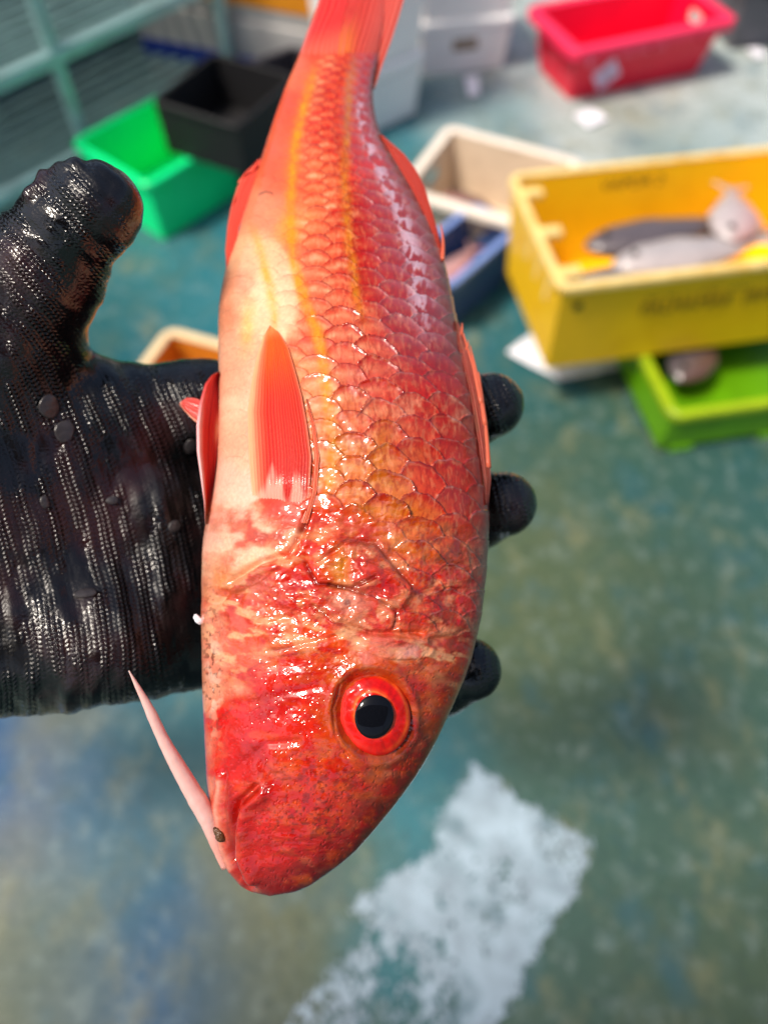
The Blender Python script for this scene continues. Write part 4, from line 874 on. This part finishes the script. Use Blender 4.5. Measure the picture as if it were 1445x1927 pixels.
# dorsal fins folded along the back
spine_c = lambda s, v, ray: cm(base_c(s, (160, 40, 30)), ((226, 150, 130), np.clip(ray, 0, 1) ** 3 * .6), ((70, 26, 20), np.clip(-ray, 0, 1) * .7), ((120, 80, 60), sstep(.5, .7, fbm(s * 9, v * 3, 6)) * .5), ((150, 90, 90), sstep(.7, 1, v) * .4))
fin('dorsal_fin', [(913, 950), (909, 900), (900, 840), (890, 780), (880, 725), (870, 680), (860, 640), (856, 605)], [(919, 950), (923, 905), (921, 850), (914, 790), (903, 730), (892, 690), (878, 645), (862, 606)], lambda X_, Y_: dc(X_, Y_) - .004, lambda X_, Y_: dc(X_, Y_) - .001, spine_c, rays=6, amp_=.0003, n=140, m=60, thick=.0008, seed=16, ragged=10)
fin('dorsal_fin', [(827, 480), (814, 440), (796, 400), (775, 358), (750, 315), (730, 280), (714, 252)], [(834, 478), (822, 430), (812, 395), (798, 350), (782, 318), (760, 290), (718, 254)], lambda X_, Y_: dc(X_, Y_) - .002, lambda X_, Y_: dc(X_, Y_), 
    lambda s, v, ray: cm(base_c(s, (170, 44, 34)), ((214, 96, 74), np.clip(ray, 0, 1) * .4), ((110, 50, 40), np.clip(-ray, 0, 1) * .5)), rays=7, amp_=.0003, n=120, m=40, raydir='v', thick=.001, ragged=8, seed=18)
for (x0, y0, x1, y1, r_) in ((832, 490, 829, 421, .0009), (862, 640, 869, 608, .0008), (874, 660, 880, 640, .0006), (905, 760, 868, 618, .0010), (912, 800, 884, 650, .0010), (918, 880, 900, 700, .0011), (905, 860, 884, 700, .0008)):
    s = np.linspace(0, 1, 14); pts = P(x0 + (x1 - x0) * s + 3 * np.sin(s * 3.1), y0 + (y1 - y0) * s, dep_c(y0) * (1 - s) + dep_c(y1) * s - .0035)
    tube('spine', pts, r_ * (1 - s * .8), M_fin, fish, 7, col=np.zeros((14, 3)) + lin((206, 96, 70)))
# tail fin: base lobe over the end of the body
tlA = [(552, 140), (565, 100), (578, 62), (590, 30), (600, 0), (600, -60), (560, -150), (480, -260)]
tlM1 = [(646, 118), (648, 92), (650, 60), (664, 30), (680, 0), (688, -60), (664, -130), (600, -220), (500, -270)]
tlM2 = [(630, 118), (634, 96), (640, 60), (648, 30), (656, 0), (668, -60), (700, -130), (800, -200), (880, -240)]
tlB = [(704, 170), (720, 120), (735, 80), (748, 40), (760, 0), (785, -70), (840, -150), (900, -230)]
def dt(X_, Y_):
    yc = np.maximum(Y_, 41); f_ = flank_depth(X_ - 20 * (yc - Y_) / 60 * 0, yc); rel = dep_c(yc) - f_
    k = np.interp(Y_, [-300, -60, 41], [.12, .35, 1.0])
    lift = np.interp(Y_, [-20, 60, 92, 128], [.0010, .0013, .0006, -.0016])
    return dep_c(Y_) - rel * k - lift
fin('tail_fin', tlA, tlM1, dt, dt, lambda s, v, ray: cm(base_c(s, (206, 34, 26)), ((226, 84, 70), np.clip(ray, 0, 1) * .5), ((176, 26, 30), np.clip(-ray, 0, 1) * .45), ((236, 96, 70), sstep(.2, .05, s) * .8), ((236, 120, 110), sstep(.1, 0, v) * .5)), rays=8, amp_=.0002, n=130, m=70, thick=.0012, seed=21)
fin('tail_fin', tlM2, tlB, dt, dt, lambda s, v, ray: cm(base_c(s, (196, 56, 40)), ((232, 140, 124), np.clip(ray, 0, 1) * .5 * sstep(.3, .7, v)), ((176, 50, 40), np.clip(-ray, 0, 1) * .5), ((220, 110, 40), sstep(.25, .05, s) * sstep(.5, .1, v)), ((160, 70, 60), sstep(.9, 1, v) * .6)), rays=11, amp_=.00028, n=130, m=90, thick=.0012, seed=22)

# barbel
bp_ = smooth_curve([(1632, 424), (1600, 412), (1560, 399), (1540, 391), (1480, 357), (1400, 312), (1320, 274), (1290, 258), (1262, 243)])
yb = np.linspace(1632, 1262, 70); rb_ = np.interp(yb, [1262, 1290, 1330, 1400, 1480, 1530, 1560, 1600, 1632], [1, 4.5, 8.5, 12, 16, 17.5, 15, 11, 8])
sB = np.linspace(0, 1, 70); dB_ = .2375 - .012 * sB ** 1.0
bc = np.zeros((70, 3)) + lin((222, 176, 168)); bc = bc * (1 - (sstep(1540, 1600, yb) * .5)[:, None]) + lin((226, 130, 110)) * (sstep(1540, 1600, yb) * .5)[:, None]
M_barb = mat('pale_barbel_skin', tint=True, rough=0.28, coat=0.8, crough=0.1, sss=0.3, noise=.06, nscale=300, bump=.00025, bscale=420)
tube('barbel', P(bp_(yb), yb, dB_), rb_ / F * dB_ * (1 + .10 * (fbm(yb / 24, yb * 0 + 3, 19) - .5) * 2 + .12 * np.exp(-((yb - 1345) / 7) ** 2)), M_barb, fish, 20, col=bc)

# ================================================================== THE GLOVED HAND
def cam_pt(px, py, d): return np.array([(px - 722.5) / F * d, -(py - 963.5) / F * d, -d])
vx = 0.0011
lo = cam_pt(-330, 1420, .30); hi = cam_pt(1060, 260, .30)
ax_ = np.arange(lo[0], hi[0], vx); ay_ = np.arange(lo[1], hi[1], vx); az_ = np.arange(-.345, -.205, vx)
GXh, GYh, GZh = np.meshgrid(ax_.astype(np.float32), ay_.astype(np.float32), az_.astype(np.float32), indexing='ij')
def cap(a, b, ra, rb):
    a = np.array(a); b = np.array(b); ab = b - a; L2 = float(ab @ ab)
    t = np.clip(((GXh - a[0]) * ab[0] + (GYh - a[1]) * ab[1] + (GZh - a[2]) * ab[2]) / L2, 0, 1)
    return np.sqrt((GXh - a[0] - t * ab[0]) ** 2 + (GYh - a[1] - t * ab[1]) ** 2 + (GZh - a[2] - t * ab[2]) ** 2) - (ra + (rb - ra) * t)
def smin(a, b, k):
    h = np.clip(0.5 + 0.5 * (b - a) / k, 0, 1); return b * (1 - h) + a * h - k * h * (1 - h)
def chain(pts):
    """pts: (px, py, depth, radius px)"""
    d = None
    for p, q in zip(pts[:-1], pts[1:]):
        c = cap(cam_pt(*p[:3]), cam_pt(*q[:3]), p[3] / F * p[2], q[3] / F * q[2])
        d = c if d is None else smin(d, c, .006)
    return d
thumb = chain([(-120, 800, .275, 175), (-10, 640, .262, 150), (82, 508, .248, 106), (132, 434, .240, 83), (188, 392, .235, 80)])
palm = chain([(-260, 960, .285, 235), (-90, 900, .278, 205), (190, 812, .288, 112)])
palm = smin(palm, chain([(-230, 1010, .285, 230), (20, 960, .284, 170), (280, 965, .295, 110)]), .016)
palm = smin(palm, chain([(-230, 1060, .285, 230), (20, 1080, .284, 160), (290, 1090, .295, 110)]), .016)
palm = smin(palm, chain([(-260, 1110, .285, 225), (30, 1180, .282, 150), (300, 1186, .292, 108)]), .016)
palm = smin(palm, chain([(60, 1195, .276, 118), (200, 1215, .272, 100)]), .018)
palm = smin(palm, thumb, .020)
f1 = chain([(190, 800, .290, 112), (380, 770, .300, 88), (640, 768, .312, 78), (860, 780, .298, 72), (924, 763, .287, 61)])
f2 = chain([(280, 960, .298, 108), (480, 950, .308, 84), (700, 945, .318, 78), (880, 962, .300, 74), (948, 949, .287, 61)])
f3 = chain([(290, 1090, .298, 104), (480, 1100, .308, 82), (680, 1110, .314, 76), (790, 1112, .300, 72), (838, 1112, .288, 64)])
f4 = chain([(300, 1190, .294, 100), (470, 1215, .302, 80), (650, 1240, .304, 72), (820, 1276, .290, 68), (884, 1260, .278, 59)])
f23 = np.minimum(np.minimum(f1, f2), np.minimum(f3, f4))
sdf = smin(palm, f23, .010)
# hollow the front of the palm a little where the fish lies, and keep the glove clear of the fish
clr = dep_c(900) - .0
del f1, f2, f3, f4, thumb, palm
def surface_nets(S):
    ins = S < 0; nx, ny, nz = S.shape
    cnt = np.zeros((nx - 1, ny - 1, nz - 1), np.int8)
    for dx in (0, 1):
        for dy in (0, 1):
            for dz in (0, 1): cnt += ins[dx:nx - 1 + dx, dy:ny - 1 + dy, dz:nz - 1 + dz]
    act = (cnt > 0) & (cnt < 8); ids = -np.ones(act.shape, np.int64); I = np.argwhere(act); ids[act] = np.arange(len(I))
    acc = np.zeros((len(I), 3)); n = np.zeros(len(I))
    corner = [(a, b, c) for a in (0, 1) for b in (0, 1) for c in (0, 1)]
    for p in corner:
        for k in range(3):
            if p[k] == 0:
                q = list(p); q[k] = 1
                a = S[I[:, 0] + p[0], I[:, 1] + p[1], I[:, 2] + p[2]]; b = S[I[:, 0] + q[0], I[:, 1] + q[1], I[:, 2] + q[2]]
                cr = (a < 0) != (b < 0); t = np.where(cr, a / (a - b + 1e-12), 0)
                pt = np.array(p, float)[None] + np.zeros((len(I), 3)); pt[:, k] += t
                acc += np.where(cr[:, None], pt, 0); n += cr
    V = I + acc / n[:, None]
    Qs = []
    for k in range(3):
        u, v = (k + 1) % 3, (k + 2) % 3
        sl0 = [slice(1, -1)] * 3; sl1 = [slice(1, -1)] * 3; sl0[k] = slice(0, -1); sl1[k] = slice(1, None)
        a = ins[tuple(sl0)]; b = ins[tuple(sl1)]
        for sgn, msk in ((1, a & ~b), (-1, ~a & b)):
            E_ = np.argwhere(msk)
            if not len(E_): continue
            base = E_.copy(); base[:, u] += 1; base[:, v] += 1
            def cell(du, dv):
                c = base.copy(); c[:, u] += du; c[:, v] += dv; return ids[c[:, 0], c[:, 1], c[:, 2]]
            q = np.stack([cell(-1, -1), cell(0, -1), cell(0, 0), cell(-1, 0)], 1)
            Qs.append(q if sgn == 1 else q[:, ::-1])
    return V, np.concatenate(Qs)
HV, HQ = surface_nets(sdf)
HQ = HQ[(HQ >= 0).all(1)]
gi = np.stack(np.gradient(sdf), -1)
Ii = np.clip(np.round(HV).astype(int), 0, np.array(sdf.shape) - 1); HN = gi[Ii[:, 0], Ii[:, 1], Ii[:, 2]]; HN /= np.linalg.norm(HN, axis=1, keepdims=True) + 1e-9
HP = np.stack([ax_[0] + HV[:, 0] * vx, ay_[0] + HV[:, 1] * vx, az_[0] + HV[:, 2] * vx], 1)
del GXh, GYh, GZh, gi, sdf
hpx = 722.5 + F * HP[:, 0] / -HP[:, 2]; hpy = 963.5 - F * HP[:, 1] / -HP[:, 2]; hd = -HP[:, 2]
# keep glove from cutting through the fish: push it just behind the far flank
uu = (hpx - left_c(hpy)) / (right_c(hpy) - left_c(hpy)); inside = (uu > -0.02) & (uu < 1.02) & (hpy < 1680) & (hpy > 60)
back = dep_c(hpy) + thk_c(hpy) * np.clip(1 - np.abs(1 - 2 * np.clip(uu, 0, 1)) ** 2.15, 0, 1) ** 0.56 + 0.0012
pen = inside & (hd < back) & (hpx > 300)
sc_ = np.where(pen, back / hd, 1.0); HP = HP * sc_[:, None]
# folds of the rubber and the knit chart
G_y = np.concatenate([[0], np.cumsum(np.interp(np.arange(200, 1500), [200, 420, 560, 640, 720, 900, 1100, 1300, 1500], [1.0, 1.0, .9, .75, .5, .28, .2, .08, .0]))])
kf = hpx - np.interp(hpy, np.arange(200, 1501), G_y) + 14 * (fbm(hpx / 120, hpy / 160, 201) - .5)
ks = hpy + 0.35 * hpx
frontness = np.clip(HN[:, 2] * 1.3, 0, 1)
folds = np.cos(kf / 118 * 2 * np.pi * 1.0 + 2 * fbm(hpx / 150, hpy / 200, 205)) * .5 + np.cos(kf / 47 * 2 * np.pi + 3 * fbm(hpx / 100, hpy / 140, 207)) * .5
tip = sstep(.0, 1., np.clip(1 - np.hypot(hpx - 200, hpy - 350) / 90, 0, 1))
palmish = sstep(480, 300, hpx)
hdsp = (.00055 * folds * palmish + .0022 * (fbm(hpx / 95, hpy / 130, 209) - .5) * palmish + .0009 * (fbm(hpx / 30, hpy / 40, 211) - .5)) * (0.4 + .6 * frontness)
# ring folds across the thumb
tx = (hpx - 60) * 0.66 + (500 - hpy) * 0.75
thumbish = sstep(720, 560, hpy) * palmish
hdsp += thumbish * .0006 * (1 - np.abs(np.sin(tx / 17 + 1.5 * fbm(hpx / 60, hpy / 60, 215)))) * sstep(260, 180, tx + 60)
# rolled nail edge on the thumb and ragged lower edge of the glove
hdsp += .0022 * np.exp(-(segd(hpx, hpy, [(58, 372), (92, 330), (150, 312)]) / 9) ** 2)
hdsp += .0035 * (fbm(hpx / 34, hpy / 60, 219) - .5) * sstep(1230, 1310, hpy) * palmish
HP = HP + HN * hdsp[:, None]
HW = CO + HP[:, :1] * CR + HP[:, 1:2] * CU - HP[:, 2:3] * CF
def glove_mat():
    m = bpy.data.materials.new('wet_knit_rubber'); m.use_nodes = True; t = m.node_tree; N = t.nodes; L = t.links; b = N['Principled BSDF']
    a = N.new('ShaderNodeAttribute'); a.attribute_name = 'knit'; sp = N.new('ShaderNodeSeparateXYZ'); L.new(a.outputs['Vector'], sp.inputs[0])
    tc = N.new('ShaderNodeTexCoord')
    def M(op, x, y=None, z=None):
        n = N.new('ShaderNodeMath'); n.operation = op
        for k, q in enumerate((x, y, z)):
            if q is None: continue
            if isinstance(q, (int, float)): n.inputs[k].default_value = q
            else: L.new(q, n.inputs[k])
        return n.outputs[0]
    def nz(scale, det=4):
        n = N.new('ShaderNodeTexNoise'); n.inputs['Scale'].default_value = scale; n.inputs['Detail'].default_value = det; L.new(tc.outputs['Object'], n.inputs['Vector']); return n.outputs[0]
    u, v, w = sp.outputs
    wob_ = M('MULTIPLY', M('SUBTRACT', nz(90), .5), 1.6)
    su = M('SINE', M('ADD', M('MULTIPLY', u, 2 * math.pi / 10.5), wob_))       # chains
    par = M('MULTIPLY', M('SINE', M('MULTIPLY', u, math.pi / 10.5)), 1.4)
    sv = M('SINE', M('ADD', M('MULTIPLY', v, 2 * math.pi / 9.0), M('ADD', par, wob_)))
    bead = M('MULTIPLY', M('ADD', M('MULTIPLY', su, .5), .5), M('ADD', M('MULTIPLY', sv, .5), .5))
    bead = M('POWER', bead, .8)
    band = M('ADD', M('MULTIPLY', M('SINE', M('ADD', M('MULTIPLY', u, 2 * math.pi / 47.0), M('MULTIPLY', wob_, 1.5))), .5), .5)
    h = M('ADD', M('MULTIPLY', bead, M('ADD', M('MULTIPLY', band, .75), .25)), M('MULTIPLY', band, .95))
    h = M('MULTIPLY', h, w)
    fine = M('MULTIPLY', nz(1100, 3), .25)
    ht = M('ADD', h, fine)
    bp = N.new('ShaderNodeBump'); bp.inputs['Distance'].default_value = .00055; bp.inputs['Strength'].default_value = 1; L.new(ht, bp.inputs['Height']); L.new(bp.outputs[0], b.inputs['Normal'])
    cr_ = N.new('ShaderNodeValToRGB'); cr_.color_ramp.elements[0].position = .38; cr_.color_ramp.elements[0].color = (*lin((9, 8, 9)), 1)
    cr_.color_ramp.elements[1].position = .68; cr_.color_ramp.elements[1].color = (*lin((42, 19, 20)), 1)
    e = cr_.color_ramp.elements.new(.5); e.color = (*lin((15, 12, 14)), 1)
    L.new(nz(38, 6), cr_.inputs[0]); L.new(cr_.outputs[0], b.inputs['Base Color'])
    mr = N.new('ShaderNodeMapRange'); mr.inputs[1].default_value = .38; mr.inputs[2].default_value = .62; mr.inputs[3].default_value = .10; mr.inputs[4].default_value = .32
    L.new(nz(60, 4), mr.inputs[0]); L.new(mr.outputs[0], b.inputs['Roughness']); b.inputs['Specular IOR Level'].default_value = .55
    return m
M_glove = glove_mat()
# knit strength fades to smooth coated rubber at the finger tips and thumb tip
kw = np.clip(palmish * (1 - .75 * sstep(.35, .9, tip)) + (1 - palmish) * .9, 0.08, 1) * (0.12 + .88 * sstep(.40, .60, fbm(hpx / 60, hpy / 90, 221)))
person = empty('person', P(60, 900, .285), "person's left hand in a wet black knitted rubber glove, palm up under the red fish", 'person')
mesh_np('glove', HW, HQ, M_glove, person, attrs={'knit': np.stack([kf, ks, kw], 1)})
# glove cuff and sleeve beyond the left edge of the picture
def loft(name, rings, m, parent, ns=36):
    Vv = []
    for (px_, py_, d_, ra_, rb2, wv) in rings:
        c = P(px_, py_, d_); a = np.linspace(0, 2 * np.pi, ns, endpoint=False)
        dirn = P(-900, 1120, .34) - P(0, 1000, .29); dirn /= np.linalg.norm(dirn); s1 = np.cross(dirn, CF); s1 /= np.linalg.norm(s1); s2 = np.cross(dirn, s1)
        r_ = 1 + wv * np.sin(a * 5 + px_ * .02)
        Vv.append(c + (ra_ * r_ * np.cos(a))[:, None] * s1 + (rb2 * r_ * np.sin(a))[:, None] * s2)
    return mesh_np(name, np.concatenate(Vv), grid_faces(len(rings), ns, wrap=True), m, parent)
M_sleeve = mat('dark_jacket_cloth', lin((38, 44, 58)), .75, noise=.2, nscale=60, bump=.0006, bscale=300)
loft('cuff', [(-270, 1000, .287, .040, .034, .02), (-400, 1020, .292, .037, .031, .05), (-540, 1050, .30, .042, .036, .04), (-560, 1052, .30, .044, .038, .04)], M_glove, person)
loft('sleeve', [(-520, 1045, .30, .040, .036, .03), (-700, 1080, .32, .048, .044, .05), (-1000, 1150, .36, .052, .048, .04), (-1500, 1280, .42, .058, .054, .05), (-2100, 1400, .48, .064, .06, .03)], M_sleeve, person)

# loose fish scales stuck to the glove
M_scale = mat('clear_grey_scale', lin((50, 45, 46)), .32, coat=.3, noise=.35, nscale=500, bump=.0003, bscale=500)
def hand_depth(px_, py_):
    k = np.argmin((hpx - px_) ** 2 + (hpy - py_) ** 2 + np.where(HN[:, 2] > .2, 0, 1e6)); return hd[k], HN[k]
for (px_, py_, rx, ry, rot, lab) in ((92, 765, 22, 26, 10, 'large round grey fish scale on the glove nearest the thumb'), (122, 812, 20, 24, -20, 'grey ribbed fish scale on the glove below the large round one'),
        (84, 945, 9, 14, 15, 'small oval pale scale at the left middle of the glove'), (328, 990, 14, 12, 30, 'round grey scale on the glove beside the fish belly'), (162, 1118, 24, 10, 5, 'wide flat grey scale low on the glove'),
        (358, 838, 13, 19, 0, 'hazy grey scale on the glove by the small pelvic fins'), (212, 942, 13, 9, 10, 'small clear scale in the middle of the glove')):
    d_, nv = hand_depth(px_, py_); c = cam_pt(px_, py_, d_) + nv * .0011
    t1 = np.cross(nv, [0, 1, .1]); t1 /= np.linalg.norm(t1); t2 = np.cross(nv, t1)
    rr = np.linspace(0, 1, 7); aa = np.linspace(0, 2 * np.pi, 28, endpoint=False); RR, AA = np.meshgrid(rr, aa, indexing='ij')
    s_ = d_ / F * .88; lx = RR * rx * s_ * np.cos(AA) * (1 + .06 * np.cos(3 * AA)); ly = RR * ry * s_ * np.sin(AA); co, si = math.cos(R(rot)), math.sin(R(rot))
    pts = c + (lx * co - ly * si)[..., None] * t1 + (lx * si + ly * co)[..., None] * t2 + ((1 - RR ** 2) * .0003)[..., None] * nv
    bot = pts - nv * .0005
    n7 = 7 * 28; Vs = np.concatenate([pts.reshape(-1, 3), bot.reshape(-1, 3)]); Vw = CO + Vs[:, :1] * CR + Vs[:, 1:2] * CU - Vs[:, 2:3] * CF
    rim_q = np.array([(6 * 28 + k, 6 * 28 + (k + 1) % 28, n7 + 6 * 28 + (k + 1) % 28, n7 + 6 * 28 + k) for k in range(28)])
    o = mesh_np('fish_scale', Vw, np.concatenate([grid_faces(7, 28, wrap=True), grid_faces(7, 28, wrap=True, flip=True) + n7, rim_q]), M_scale, origin=Vw[0])
    tag(o, lab, 'fish scale', 'loose fish scales on the glove')
# scrap of weed by the mouth, white crumb by the cheek
M_weed = mat('brown_weed', lin((86, 52, 22)), .25, noise=.5, nscale=900, coat=.5, bump=.0006, bscale=1200)
def blob(name, px_, py_, d_, r, sq, m, label, cat, seed):
    n, k = 16, 22; ph = np.linspace(0, np.pi, n); th_ = np.linspace(0, 2 * np.pi, k, endpoint=False); A_, B_ = np.meshgrid(ph, th_, indexing='ij')
    q = 1 + .7 * (fbm(A_ * 2.2, np.cos(B_) * 2 + 4, seed) - .5)
    v = np.stack([np.sin(A_) * np.cos(B_) * q * sq[0], np.cos(A_) * q * sq[1], np.sin(A_) * np.sin(B_) * q * sq[2]], -1).reshape(-1, 3) * r
    c = cam_pt(px_, py_, d_) + v @ np.array([[math.cos(.7), math.sin(.7), 0], [-math.sin(.7), math.cos(.7), 0], [0, 0, 1]])
    w_ = CO + c[:, :1] * CR + c[:, 1:2] * CU - c[:, 2:3] * CF
    o = mesh_np(name, w_, grid_faces(n, k, wrap=True), m, origin=w_[0]); tag(o, label, cat); return o
blob('seaweed_scrap', 413, 1571, float(flank_depth(413, 1571)) - .0014, .0022, (.7, 1.15, .5), M_weed, 'tiny brown scrap of weed stuck beside the mouth of the red fish', 'seaweed', 301)
blob('crumb', 373, 1166, float(dep_c(1166)) - .001, .0015, (.8, 1.2, .7), M_paper, 'tiny white crumb between the black glove and the cheek of the red fish', 'crumb', 303)
